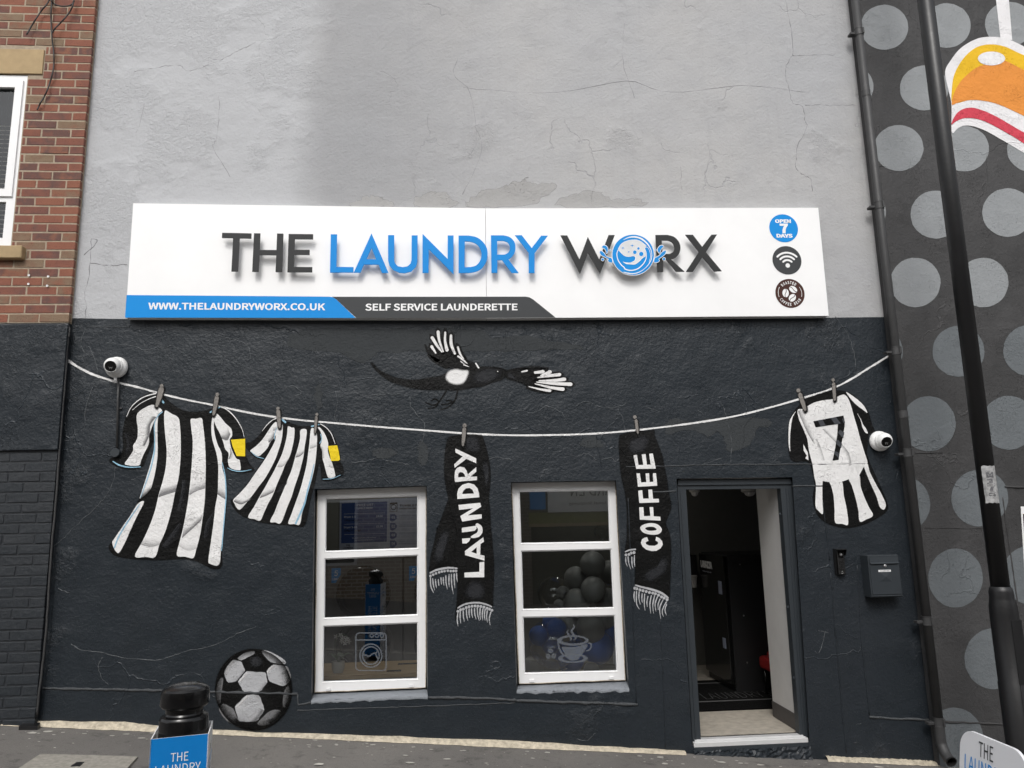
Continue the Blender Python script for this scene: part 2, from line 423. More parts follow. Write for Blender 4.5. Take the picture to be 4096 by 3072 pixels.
up_['label'] = 'pale grey cracked rendered upper wall'
box('roof', XL, XR, -.12, 9, ZTOP-.002, ZTOP+.25, m_slab, bld)
# side and back walls close the building
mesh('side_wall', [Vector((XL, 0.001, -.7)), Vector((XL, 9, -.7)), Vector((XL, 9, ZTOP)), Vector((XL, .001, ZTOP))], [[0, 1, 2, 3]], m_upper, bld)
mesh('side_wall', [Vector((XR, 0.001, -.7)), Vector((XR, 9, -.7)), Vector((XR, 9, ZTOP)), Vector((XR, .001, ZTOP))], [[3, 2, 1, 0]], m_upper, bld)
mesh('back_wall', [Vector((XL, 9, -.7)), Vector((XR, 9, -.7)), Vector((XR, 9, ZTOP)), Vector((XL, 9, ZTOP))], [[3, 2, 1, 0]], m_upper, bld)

FY = .105                                                   # plane of the window frames
m_plas = plain('indoor plaster', lin(.50, .50, .47), .8, var=.05)
m_sill = paint_mat('pale grey sill paint', lin(.20, .215, .235), .45)
def shrink(q, d): return grow(q, -d)
def window(op, fr, panes, label):
    O = onp(op); F = onp(fr, FY)
    w_ = prism('window', [F] + [onp(grow(p, 8.5), FY) for p in panes], .07, m_pvc, bld); w_['label'] = label
    # reveals between wall face and frame
    rv = [O[0], O[1], O[2], O[3]]; bk = [F[0], F[1], F[2], F[3]]
    gv = grow(fr, 6); bk2 = onp(gv, FY+.02)
    mesh('reveal', [rv[3], rv[0], rv[1], rv[2], bk2[3], bk2[0], bk2[1], bk2[2]], [[0, 1, 5, 4], [1, 2, 6, 5], [2, 3, 7, 6]], m_lower, w_)
    # sloping painted sill, slightly rough
    n = 24; v = []; f = []
    for i in range(n+1):
        u = i/n
        a = O[3].lerp(O[2], u)+Vector((0, -.006+random.uniform(-.003, .003), random.uniform(-.004, .004))); b = bk2[3].lerp(bk2[2], u)+Vector((0, 0, -.004))
        c = a.lerp(b, .5)+Vector((0, 0, random.uniform(-.003, .004))); dn = a+Vector((0, .004, -.022+random.uniform(-.007, .007)))
        v += [dn, a, c, b]
    for i in range(n):
        for k in range(3): f.append([i*4+k, i*4+4+k, i*4+5+k, i*4+1+k])
    mesh('sill', v, f, m_sill, w_, True)
    # glazing beads and panes
    for p in panes:
        A = onp(grow(p, 8.5), FY-.003); B = onp(grow(p, 2.5), FY+.006); D = onp(p, FY+.026)
        v = A+B+D; f = [[i, (i+1) % 4, 4+(i+1) % 4, 4+i] for i in range(4)] + [[4+i, 4+(i+1) % 4, 8+(i+1) % 4, 8+i] for i in range(4)]
        mesh('glazing_bead', v, f, m_pvc, w_)
        flat('pane', [onp(grow(p, .6), FY+.0245)], m_glass, w_)
    # head trim and drain caps
    q = fr; hd = [q[0], q[1], (q[1][0]+.3, q[1][1]+11), (q[0][0]-.3, q[0][1]+11)]
    prism('head_trim', [onp(hd, FY-.007)], .006, m_pvc, w_)
    for u in (.12, .87):
        cx = q[3][0]*(1-u)+q[2][0]*u; cy = q[3][1]*(1-u)+q[2][1]*u-9
        prism('drain_cap', [onp([(cx-9, cy-4), (cx+9, cy-5), (cx+9, cy+4), (cx-9, cy+5)], FY-.012)], .011, m_pvc, w_)
    # ragged sealant bead round the frame
    L = []
    for i in range(4):
        a, b = q[i], q[(i+1) % 4]
        for k in range(10): L.append((a[0]+(b[0]-a[0])*k/10, a[1]+(b[1]-a[1])*k/10))
    tube('sealant', [W(p[0]+random.uniform(-1, 1), p[1]+random.uniform(-1, 1), FY+.002) for p in L[10:]+[L[0]]], .0045, m_seal, w_, 6)
    # inner reveal, 0.3 m of plastered wall behind the frame
    a = onp(grow(fr, -16), FY+.071); bmin = Vector((min(a[0].x, a[3].x), 0, min(p.z for p in a))); bmax = Vector((max(a[1].x, a[2].x), 0, max(p.z for p in a)))
    b = [Vector((p.x, .42, p.z)) for p in a]
    mesh('inner_reveal', a+b, [[1, 0, 4, 5], [2, 1, 5, 6], [0, 3, 7, 4]], m_plas, w_)
    mesh('inner_sill', [a[3], a[2], b[2], b[3]], [[0, 1, 2, 3]], m_plas, w_)
    return w_
fr1 = [(1269, 1961), (1704.5, 1946), (1702.5, 2750), (1259.5, 2769)]
pn1 = [[(1307, 1998), (1668, 1986), (1668, 2191), (1305, 2203)], [(1302, 2239), (1668, 2224), (1667, 2456), (1300, 2470)], [(1297, 2508), (1668, 2494), (1668, 2713), (1294, 2725)]]
fr2 = [(2047, 1932), (2461, 1925), (2501, 2719), (2076, 2735)]
pn2 = [[(2080, 1969), (2430, 1964), (2437, 2165), (2086, 2171)], [(2088, 2208), (2441, 2200), (2452, 2428), (2094, 2435)], [(2095, 2472), (2456, 2465), (2465, 2681), (2101, 2690)]]
win1 = window(op1, fr1, pn1, 'white three-light window with washing machine sticker')
win2 = window(op2, fr2, pn2, 'white three-light window with coffee cup sticker')

# ---- door frame, threshold, step
dfo = [(2708, 1917), (3167, 1912), (3235.5, 2957), (2771, 2975)]
dfi = [(2744, 1958), (3122, 1954), (3200, 2945), (2804, 2961)]
door = prism('door_frame', [onp(dfo, .05), onp(dfi, .05)], .075, m_pvcg, bld); door['label'] = 'anthracite grey frame of the open doorway'
A = onp(opd); B = onp(grow(dfo, 5), .06)
mesh('reveal', [A[3], A[0], A[1], A[2], B[3], B[0], B[1], B[2]], [[0, 1, 5, 4], [1, 2, 6, 5], [2, 3, 7, 6]], m_lower, door)
prism('head_trim', [onp([(2711, 1919), (3164, 1914), (3165, 1936), (2712, 1941)], .036)], .013, m_pvcg, door)
for a, b in (((2723, 1960), (2786, 2970)), ((3146, 1955), (3216, 2950)), ((3157, 1955), (3226, 2952))):
    prism('frame_rib', [onp([(a[0]-2, a[1]), (a[0]+2, a[1]), (b[0]+2, b[1]), (b[0]-2, b[1])], .044)], .007, m_pvcg, door)
thr = [W(2772, 2973, .0), W(3235, 2957, .0), W(3200, 2936, .125), W(2804, 2952, .125)]
zt = .012
def slab(name, x0, x1, y0, y1, z0, z1, m, p): return box(name, x0, x1, y0, y1, z0, z1, m, p, .002, 1)
m_thr = plain('pale anodised aluminium', lin(.68, .68, .68), .35, metal=.25, var=.03)
slab('threshold', 1.808, 2.728, -.004, .035, -.028, zt-.006, m_thr, door)
slab('threshold', 1.83, 2.71, .036, .125, -.028, zt+.004, m_thr, door)
slab('threshold_lip', 1.83, 2.71, .004, .012, zt-.007, zt+.004, m_thr, door)
slab('threshold_base', 1.808, 2.728, -.003, .05, -.060, -.029, m_pvcg, door)
for zz in (.45, 1.0, 1.75): lathe('fixing_cap', [(.0, 0), (.009, 0), (.009, .003), (0, .004)], m_pvcg, door, 12, Vector((2.676, .0495, zz)), Vector((0, -1, 0)))
def rough_step():
    v = []; f = []; nx, nz = 46, 6
    for i in range(nx+1):
        x = 1.80+.94*i/nx; zb = ground_z(x)-.03
        for k in range(nz+1):
            z = zb+(-.052-zb)*k/nz
            v.append(Vector((x, -.012-.02*(1-k/nz)+random.uniform(-.011, .009), z+random.uniform(-.006, .006))))
        v.append(Vector((x, .03, -.055)))
    m = nz+2
    for i in range(nx):
        for k in range(m-1): f.append([i*m+k, (i+1)*m+k, (i+1)*m+k+1, i*m+k+1])
    return mesh('door_step', v, f, m_lower, bld)
rough_step()

# ---- proud edges left in the render
m_ledge = paint_mat('dusty worn ledge', lin(.066, .070, .074), .8)
def ledge(pts, r, name='render_ledge', par=bld, m=None, y=0.0, jit=.003, sag=None):
    P = []
    for a, b in zip(pts[:-1], pts[1:]):
        L = max(2, int(math.hypot(b[0]-a[0], b[1]-a[1])/22))
        for k in range(L): P.append((a[0]+(b[0]-a[0])*k/L, a[1]+(b[1]-a[1])*k/L))
    P.append(pts[-1])
    Q = [W(p[0], p[1], y)+Vector((0, 0, random.uniform(-jit, jit))) for p in P]
    return tube(name, Q, [r*random.uniform(.7, 1.25) for _ in Q], m or (m_ledge if abs(pts[-1][0]-pts[0][0]) > abs(pts[-1][1]-pts[0][1]) else m_lower), par, 6)
ledge([(170, 2752), (400, 2757), (640, 2762), (862, 2768), (1000, 2771), (1190, 2775)], .0095)
ledge([(1190, 2775), (1192, 2820), (1243, 2808)], .008)
ledge([(1711, 2790), (1880, 2791), (2050, 2799), (2066, 2802)], .011)
ledge([(2066, 2802), (2300, 2810), (2550, 2817)], .011)
ledge([(1190, 2842), (1500, 2831), (2060, 2812)], .004)
ledge([(2512, 1990), (2525, 2300), (2545, 2812)], .005)
ledge([(2503, 1868), (2650, 1864), (2900, 1858), (3075, 1858), (3240, 1857), (3470, 1855)], .0048)
ledge([(2610, 1967), (2704, 1966)], .007); ledge([(3170, 1944), (3290, 1944)], .006)
ledge([(3322, 2290), (3345, 2560), (3372, 2880), (3385, 3010)], .006)
ledge([(3290, 2000), (3318, 2240)], .004)
ledge([(3428, 2260), (3445, 2560), (3478, 2862)], .005); ledge([(3478, 2868), (3560, 2873), (3715, 2880)], .010)
ledge([(2640, 2470), (2652, 2700), (2662, 2990)], .004)
ledge([(345, 1307), (520, 1308)], .003)

# ---- traced cracks and scars
m_chip = paint_mat('chipped paint edges', lin(.085, .092, .098), .5, spec=.4)
m_crk = plain('dirt in the cracks', lin(.26, .26, .265), .9, var=.2)
def crack(pts, z, r=.0035, m=None, name='crack', lumps=True):
    P = catmull(z(pts), False, 5)
    Q = [W(p[0]+random.uniform(-2.5, 2.5), p[1]+random.uniform(-2.5, 2.5), .0005) for p in P]
    return tube(name, Q, [r*random.uniform(.25, 1.25) for _ in Q], m or m_chip, bld, 5)
z00 = zoom(0, 0, 2.1602); z01 = zoom(0, 768, 2.1602); z02 = zoom(0, 1536, 2.1602); z03 = zoom(0, 2304, 2.1602)
z12 = zoom(1024, 1536, 2.1602); z13 = zoom(1024, 2304, 2.1602); z22 = zoom(2048, 1536, 2.1602); z23 = zoom(2048, 2304, 2.1602)
z30 = zoom(3072, 0, 2.1602); z31 = zoom(3072, 768, 2.1602); z32 = zoom(3072, 1536, 2.1602); z33 = zoom(3072, 2304, 2.1602)
full = zoom(0, 0, 1/1.8517)
for c in ([(150, 0), (190, 200), (215, 450), (160, 560), (150, 650), (185, 780), (215, 890), (300, 920), (320, 1050), (335, 1090), (260, 1260), (240, 1400), (245, 1460), (300, 1510), (370, 1550), (385, 1659)],
          [(215, 485), (400, 478), (580, 475)], [(320, 915), (460, 905), (560, 912), (760, 910)]): crack(c, z30, .0028, m_crk)
for c in ([(790, 400), (780, 600), (760, 760), (735, 870), (745, 1000), (738, 1090)], [(790, 405), (840, 420), (800, 480), (730, 540)], [(780, 610), (900, 630), (990, 635), (1105, 625)]): crack(c, z01, .003, m_crk)
for c in ([(1160, 620), (1300, 595), (1400, 575), (1545, 560), (1610, 610), (1700, 600), (1800, 560)], [(1800, 500), (1900, 515), (2000, 470), (2080, 430), (2212, 370)], [(1250, 890), (1225, 1010), (1180, 1150)], [(1890, 830), (1895, 1000), (1865, 1210), (1850, 1290), (1990, 1530)]): crack(c, z00, .0022, m_crk)
for c in ([(990, 125), (980, 160), (1015, 200), (1030, 300), (1010, 340)], [(1350, 50), (1345, 130), (1370, 210)], [(1000, 190), (1200, 200), (1350, 175), (1450, 200), (1600, 185), (1750, 200)], [(1030, 280), (1040, 330), (1000, 420)], [(1470, 360), (1472, 410)]): crack(c, full, .0022, m_crk)
for c in ([(740, 1180), (715, 1230), (700, 1330), (740, 1390), (785, 1425)], [(770, 1330), (800, 1400), (830, 1480), (850, 1560)], [(920, 1300), (1040, 1320), (1160, 1335), (1260, 1365), (1350, 1345)], [(1510, 1225), (1620, 1250), (1740, 1245), (1800, 1225), (1960, 1260), (2130, 1320), (2170, 1440)], [(1370, 1350), (1490, 1330), (1540, 1365)]): crack(c, z01, .0033)
for c in ([(550, 480), (620, 480), (660, 400), (730, 380), (740, 230), (800, 30)], [(880, 330), (960, 320), (1010, 300)], [(990, 720), (985, 820), (920, 960), (850, 1040), (640, 1240), (560, 1320), (430, 1430)], [(1130, 830), (1240, 790), (1360, 765), (1500, 760)], [(860, 50), (1000, 30)]): crack(c, z02, .0033)
for c in ([(620, 590), (700, 640), (870, 660), (1050, 700), (1300, 730), (1470, 700), (1600, 650), (1850, 600), (2050, 500), (2212, 440)], [(890, 700), (850, 780), (880, 880), (940, 940)], [(500, 110), (600, 150)]): crack(c, z03, .0035)
for c in ([(820, 680), (900, 675), (1000, 650), (1060, 635), (1130, 660), (1260, 685), (1330, 700)], [(1330, 110), (1335, 190), (1390, 260), (1455, 345), (1450, 400), (1440, 500)], [(690, 60), (700, 180), (680, 280), (710, 340)], [(250, 30), (340, 20), (390, 80), (330, 105)], [(900, 100), (1100, 90), (1250, 85), (1300, 110)], [(1995, 660), (2080, 635), (2212, 660)]): crack(c, z12, .0034)
for c in ([(0, 245), (80, 230), (180, 250), (300, 190), (430, 250), (465, 320)], [(550, 190), (640, 150), (740, 190), (840, 210), (980, 175)], [(920, 220), (960, 320), (980, 470)], [(550, 640), (640, 600), (730, 660)], [(770, 650), (860, 640), (890, 665), (930, 650)], [(1150, 195), (1280, 245)], [(1600, 230), (1665, 265)], [(1800, 150), (1840, 240), (1870, 340), (1900, 500), (1890, 690)], [(1810, 640), (1640, 700)]): crack(c, z22, .0034)
for c in ([(560, 1410), (640, 1420), (720, 1360)], [(380, 1060), (440, 1110), (470, 1090)]): crack(c, z23, .003)
for c in ([(0, 1320), (90, 1330), (190, 1390)], [(580, 1080), (660, 1180), (700, 1260), (740, 1380), (760, 1540)]): crack(c, z31, .0035)
for c in ([(400, 645), (440, 660), (500, 480)], [(440, 470), (520, 490)], [(760, 1280), (810, 1280)]): crack(c, z33, .003)
# old paint scars: irregular patches with a broken edge
def blob(pts, z, m, name, soft=4, y=-.0012, jit=6, n=4, par=bld):
    P = catmull(z(pts), True, n); P = [(p[0]+random.uniform(-jit, jit), p[1]+random.uniform(-jit*.6, jit*.6)) for p in P]
    return spray(name, P, soft, y, m, par)
def spray(name, P, soft, y, m, par):
    I = grow(P, -soft*.5); O = grow(P, soft*.5)
    v, f = fill_tris([onp(I, y)]); n = len(P); b = len(v)
    v += onp(I, y)+onp(O, y); f += [[b+i, b+(i+1) % n, b+n+(i+1) % n, b+n+i] for i in range(n)]
    return mesh(name, v, f, m, par, attr=[1.0]*(b+n)+[0.0]*n)
zm = zoom(1440, 1290, 2.4578)
blob([(-680, 120), (-400, 60), (0, 70), (380, 60), (640, 75), (820, 60), (1200, 80), (1290, 150), (1650, 130), (1900, 190), (2100, 210), (2200, 260), (2000, 265), (1700, 270), (1450, 280), (1000, 285), (800, 270), (640, 290), (500, 270), (330, 300), (190, 290), (130, 340), (0, 400), (-200, 300), (-680, 250)], zm, m_patch, 'worn_patch')
blob([(1330, 330), (1420, 290), (1560, 330), (1680, 300), (1900, 290), (2212, 300), (2212, 370), (2120, 380), (2060, 520), (1950, 570), (1870, 580), (1820, 460), (1760, 410), (1690, 460), (1600, 410), (1480, 400), (1340, 440)], z22, m_patch, 'worn_patch')
blob([(620, 470), (700, 450), (780, 510), (760, 550), (600, 540)], z22, m_patch, 'worn_patch')
blob([(1010, 570), (1130, 550), (1220, 590), (1140, 640), (1020, 630)], z12, m_patch, 'worn_patch')
blob([(1400, 520), (1450, 500), (1490, 600), (1470, 690), (1410, 690)], z12, m_patch, 'worn_patch')
blob([(510, 30), (560, 0), (570, 180), (540, 230), (510, 160)], z12, m_patch, 'worn_patch')
for b_ in ([(760, 446), (770, 432), (800, 424), (830, 428), (845, 446)], [(905, 446), (900, 425), (940, 412), (965, 420), (985, 446)], [(1010, 446), (1030, 418), (1075, 405), (1120, 392), (1135, 385), (1150, 395), (1195, 398), (1185, 420), (1120, 446)], [(1210, 446), (1235, 420), (1290, 415), (1330, 432), (1375, 428), (1385, 446)]):
    blob(b_, full, m_patchu, 'bare_patch', 4, jit=11, n=7)
# ================================================================ mural on the lower wall (parts of the building)
LY = -.0016; LS = .0009
def pt(name, pts, z, m, par, lay=1, smooth=True, soft=0, holes=(), label=None, n=4):
    y = LY-LS*lay
    P = z(pts); P = catmull(P, True, n) if smooth else P
    if soft: o = spray(name, P, soft, y, m, par)
    else:
        H = [catmull(z(h), True, n) if smooth else z(h) for h in holes]
        o = flat(name, [onp(P, y)]+[onp(h, y) for h in H], m, par)
    if label: o['label'] = label
    return o
def stroke(name, pts, z, wid, m, par, lay=1, soft=0, n=5, jit=0.0):
    """brush stroke; wid (in zoomed px) may taper along the list"""
    y = LY-LS*lay; s = z([(1, 0)])[0][0]-z([(0, 0)])[0][0]
    P = catmull(z(pts), False, n); k = len(P)
    ws = wid if isinstance(wid, (list, tuple)) else [wid, wid]
    L = []; Rr = []
    for i, p in enumerate(P):
        a, b = P[max(0, i-1)], P[min(k-1, i+1)]; dx, dy = b[0]-a[0], b[1]-a[1]; l = math.hypot(dx, dy) or 1
        u = i/(k-1)*(len(ws)-1); j = min(int(u), len(ws)-2); ww = (ws[j]+(ws[j+1]-ws[j])*(u-j))*s*.5*random.uniform(1-jit, 1+jit)
        L.append((p[0]-dy/l*ww, p[1]+dx/l*ww)); Rr.append((p[0]+dy/l*ww, p[1]-dx/l*ww))
    # round ends
    def cap(c, r0, r1):
        a0 = math.atan2(r0[1]-c[1], r0[0]-c[0]); rad = math.hypot(r0[0]-c[0], r0[1]-c[1]); q = []
        for t in (1, 2, 3): q.append((c[0]+rad*math.cos(a0-math.pi*t/4), c[1]+rad*math.sin(a0-math.pi*t/4)))
        return q
    poly = L + cap(P[-1], L[-1], Rr[-1]) + Rr[::-1] + cap(P[0], Rr[0], L[0])
    if soft:
        sf = soft*s; n_ = len(poly); cl = L+[]; I = grow(poly, -sf*.4); O = grow(poly, sf*.6)
        return spray(name, poly, sf, y, m, par)
    # strip mesh (robust for bends)
    v = onp(L, y)+onp(Rr, y); f = [[i, i+1, k+i+1, k+i] for i in range(k-1)]
    c1 = [P[-1]]+[L[-1]]+cap(P[-1], L[-1], Rr[-1])+[Rr[-1]]; c0 = [P[0]]+[Rr[0]]+cap(P[0], Rr[0], L[0])+[L[0]]
    for cc in (c1, c0):
        b = len(v); v += onp(cc, y); f += [[b, b+i, b+i+1] for i in range(1, len(cc)-1)]
    return mesh(name, v, f, m, par)
def dab(name, c, r, z, m, par, lay=2, soft=0): return pt(name, circ(c[0], c[1], r, n=14), z, m, par, lay, False, soft)

# ---- washing line
line_px = [(271, 1441), (319, 1472), (370, 1497), (417, 1513), (472, 1530), (560, 1551), (640, 1574), (750, 1600), (847, 1619), (1024, 1656), (1180, 1678), (1348, 1693), (1520, 1708), (1695, 1721), (1870, 1734), (2048, 1741), (2200, 1740), (2349, 1736), (2490, 1726), (2604, 1714), (2770, 1693), (2928, 1667), (3072, 1632), (3211, 1592), (3327, 1555), (3405, 1516), (3456, 1484), (3507, 1453), (3553, 1424)]
px1 = zoom(0, 0, 1)
rope = stroke('painted_washing_line', line_px, px1, [10, 8, 7, 7, 7, 7, 7, 8], m_white, bld, 1, jit=.18)
rope['label'] = 'white painted washing line sagging across the wall'
def peg(ball, body, wid, z, par, lay=6):
    sc = z([(1, 0)])[0][0]-z([(0, 0)])[0][0]
    stroke('painted_peg_shadow', [(p[0]+4/sc/2.2, p[1]) for p in body]+[(body[-1][0]+2, body[-1][1]+8/sc)], z, [w_*1.35 for w_ in wid], m_blacks, par, lay, soft=9/sc)
    if ball: dab('painted_peg', ball[:2], ball[2]*1.25, z, m_peg, par, lay+1, soft=5); 
    o = stroke('painted_peg', body, z, wid, m_peg, par, lay+1, soft=5/sc)
    return o

# ---- big striped shirt
sh1 = pt('painted_shirt', [(1345, 70), (1270, 85), (1190, 132), (1125, 200), (1085, 290), (1066, 380), (1058, 450), (1064, 540), (1040, 605), (965, 635), (945, 665), (985, 702), (1060, 730), (1140, 738), (1205, 728), (1248, 690), (1275, 610), (1315, 520), (1335, 480), (1330, 600), (1290, 740), (1240, 880), (1195, 1010), (1150, 1110), (1080, 1210), (1010, 1310), (945, 1392), (945, 1432), (985, 1478), (1060, 1502), (1200, 1517), (1400, 1522), (1560, 1513), (1680, 1528), (1760, 1562), (1840, 1598), (1900, 1592), (1920, 1550), (1918, 1450), (1930, 1300), (1950, 1150), (1960, 1000), (1955, 900), (1945, 800), (1925, 690), (1940, 712), (1985, 748), (2060, 768), (2130, 768), (2198, 745), (2165, 700), (2132, 640), (2120, 590), (2118, 470), (2102, 405), (2072, 345), (2032, 286), (1982, 236), (1922, 194), (1885, 186), (1830, 212), (1740, 235), (1660, 240), (1580, 225), (1500, 180), (1440, 130), (1405, 90)], z02, m_blacks, bld, 1, soft=7, label='large black and white striped shirt painted on the wall')
st = lambda p, m=m_white, **k: pt('stripe', p, z02, m, sh1, 2, **k)
st([(1335, 330), (1350, 290), (1368, 255), (1362, 330), (1360, 420), (1362, 600), (1345, 740), (1320, 850), (1290, 925), (1210, 990), (1225, 930), (1260, 820), (1300, 690), (1330, 560), (1340, 450)])
st([(1190, 1035), (1245, 1018), (1180, 1150), (1120, 1280), (1080, 1370), (1025, 1460), (985, 1420), (970, 1370), (985, 1340), (1060, 1230), (1130, 1130)])
st([(1420, 255), (1432, 228), (1480, 255), (1540, 290), (1555, 360), (1562, 480), (1560, 640), (1545, 800), (1515, 930), (1480, 1100), (1430, 1270), (1380, 1380), (1340, 1495), (1260, 1494), (1165, 1490), (1230, 1360), (1290, 1230), (1340, 1090), (1370, 960), (1400, 860), (1430, 730), (1440, 580), (1425, 420), (1418, 310)])
st([(1648, 305), (1690, 300), (1742, 295), (1755, 360), (1770, 500), (1778, 680), (1775, 850), (1770, 1000), (1750, 1160), (1730, 1300), (1695, 1430), (1670, 1503), (1600, 1492), (1528, 1480), (1550, 1370), (1580, 1250), (1610, 1100), (1630, 970), (1645, 830), (1660, 640), (1665, 500), (1652, 380)])
st([(1835, 290), (1850, 270), (1850, 400), (1880, 520), (1915, 600), (1920, 720), (1940, 800), (1948, 900), (1950, 1000), (1940, 1120), (1925, 1280), (1910, 1420), (1900, 1540), (1870, 1570), (1820, 1555), (1800, 1530), (1820, 1380), (1845, 1200), (1860, 1060), (1880, 950), (1885, 800), (1885, 700), (1870, 600), (1835, 480), (1825, 380)])
pt('sleeve', [(1190, 250), (1260, 200), (1330, 180), (1400, 225), (1370, 260), (1330, 330), (1290, 440), (1285, 520), (1240, 610), (1220, 660), (1195, 705), (1080, 695), (1110, 640), (1150, 575), (1150, 530), (1185, 470), (1190, 380), (1180, 310)], z02, m_white, sh1, 2)
pt('sleeve', [(1845, 275), (1870, 255), (1900, 280), (1950, 340), (2000, 390), (2005, 450), (1985, 480), (2000, 560), (2040, 640), (2070, 660), (2080, 735), (2060, 745), (1990, 725), (1970, 670), (1975, 600), (1945, 560), (1925, 490), (1900, 430), (1860, 350)], z02, m_white, sh1, 2)
def fd(p, m=m_greys, s=6, z=z02, par=None, lay=3):
    """sprayed fold: full paint in the middle, fading out to the outline"""
    P = grow(catmull(z(p), True, 4), s*.7); n = len(P); cx = sum(q[0] for q in P)/n; cy = sum(q[1] for q in P)/n; y = LY-LS*lay
    v = []; at = []; f = []
    for t_, a in ((0, 0.0), (.22, .28), (.5, .75), (.75, .95)):
        v += onp([(q[0]+(cx-q[0])*t_, q[1]+(cy-q[1])*t_) for q in P], y); at += [a]*n
    v.append(W(cx, cy, y)); at.append(1.0)
    for k in range(3): f += [[k*n+i, k*n+(i+1) % n, (k+1)*n+(i+1) % n, (k+1)*n+i] for i in range(n)]
    f += [[3*n+i, 3*n+(i+1) % n, 4*n] for i in range(n)]
    return mesh('fold', v, f, m, par or sh1, attr=at)
def gf(A, B, z, par, m=m_greys, a=.85, lay=3):
    """cloth fold sprayed from a crisp line A fading out towards line B"""
    A = catmull(z(A), False, 5); B = catmull(z(B), False, 5); n = min(len(A), len(B)); y = LY-LS*lay
    A = [A[round(i*(len(A)-1)/(n-1))] for i in range(n)]; B = [B[round(i*(len(B)-1)/(n-1))] for i in range(n)]
    v = []; at = []; f = []
    for t_ in (0, .25, .5, .75, 1): v += onp([(p[0]+(q[0]-p[0])*t_, p[1]+(q[1]-p[1])*t_) for p, q in zip(A, B)], y); at += [a*(1-t_)**1.2]*n
    for k in range(4): f += [[k*n+i, k*n+i+1, (k+1)*n+i+1, (k+1)*n+i] for i in range(n-1)]
    return mesh('fold', v, f, m, par, attr=at)
g1 = lambda A, B, m=m_greys, a=.85: gf(A, B, z02, sh1, m, a)
g1([(1368, 980), (1440, 955), (1514, 932)], [(1398, 865), (1450, 845), (1540, 820)]); g1([(1636, 962), (1700, 925), (1772, 902)], [(1650, 850), (1712, 820), (1776, 790)], a=.6)
g1([(1572, 1332), (1650, 1262), (1738, 1180)], [(1592, 1225), (1665, 1170), (1758, 1090)], a=.75); g1([(1215, 1388), (1300, 1408), (1372, 1392)], [(1260, 1290), (1340, 1290), (1410, 1300)], a=.5); g1([(1545, 1400), (1620, 1440), (1695, 1425)], [(1560, 1330), (1640, 1340), (1722, 1320)], a=.4)
g1([(1878, 952), (1915, 978), (1952, 1000)], [(1884, 850), (1920, 860), (1952, 880)], a=.7); g1([(1205, 1014), (1250, 985), (1292, 935)], [(1240, 890), (1280, 860), (1318, 840)], m_blacks, .9)
g1([(1352, 285), (1302, 350), (1290, 445), (1252, 530)], [(1285, 270), (1240, 370), (1232, 465), (1200, 545)], a=.9); g1([(1920, 475), (1965, 485), (1990, 435)], [(1890, 420), (1930, 380), (1960, 360)], a=.8); g1([(1972, 650), (1990, 600), (1985, 550)], [(2020, 640), (2030, 610), (2010, 570)], a=.7); g1([(1500, 300), (1510, 500), (1490, 700)], [(1560, 300), (1565, 500), (1550, 700)], a=.25)
g1([(1530, 1090), (1560, 960), (1575, 830)], [(1620, 1080), (1635, 960), (1645, 840)], m_dgreys, .9); g1([(1400, 1400), (1480, 1290), (1550, 1200)], [(1480, 1440), (1560, 1340), (1590, 1240)], m_dgreys, .9); g1([(1760, 1330), (1780, 1200), (1850, 1095)], [(1830, 1330), (1840, 1240), (1862, 1120)], m_dgreys, .9); g1([(1070, 420), (1100, 520), (1080, 600)], [(1160, 430), (1150, 520), (1130, 590)], m_dgreys, .8)
bl = lambda p, w_, par=sh1, z=z02, m=m_sky, l=4: stroke('trim_line', p, z, [q*.8 for q in w_] if isinstance(w_, list) else w_*.85, m, par, l)
bl([(975, 668), (1030, 700), (1110, 718), (1215, 716)], [10, 16, 14, 8]); bl([(1965, 725), (2010, 745), (2080, 755), (2170, 740)], [6, 10, 10, 6])
bl([(1405, 240), (1365, 275), (1335, 340), (1335, 460), (1335, 560), (1310, 700), (1265, 840), (1215, 980)], [8, 10, 8, 14, 12, 6]); bl([(1205, 1040), (1110, 1180), (1030, 1310), (988, 1415)], [8, 14, 14, 12])
bl([(1920, 680), (1945, 800), (1953, 950), (1945, 1080), (1930, 1250), (1915, 1440)], [8, 12, 12, 8]); bl([(1384, 122), (1412, 160)], 20); bl([(1818, 244), (1865, 214), (1905, 200)], [16, 16, 10])
bl([(1095, 280), (1130, 205), (1190, 145), (1260, 105), (1345, 82)], [6, 9, 11, 12], m=m_white); bl([(1145, 225), (1210, 170), (1290, 128), (1345, 108)], [5, 8, 10], m=m_white); bl([(1885, 190), (1950, 215), (2010, 265), (2060, 330), (2095, 400), (2110, 460)], [10, 12, 8, 4], m=m_white)
pt('armband', [(1995, 482), (2118, 472), (2118, 625), (2045, 622), (2010, 540)], z02, m_yel, sh1, 4, False)['label'] = 'yellow armband'
peg((1397, 15, 13), [(1393, 45), (1378, 110), (1353, 190)], [46, 44, 22], z02, sh1); peg((1877, 90, 13), [(1872, 120), (1860, 190), (1845, 262)], [38, 36, 20], z02, sh1)

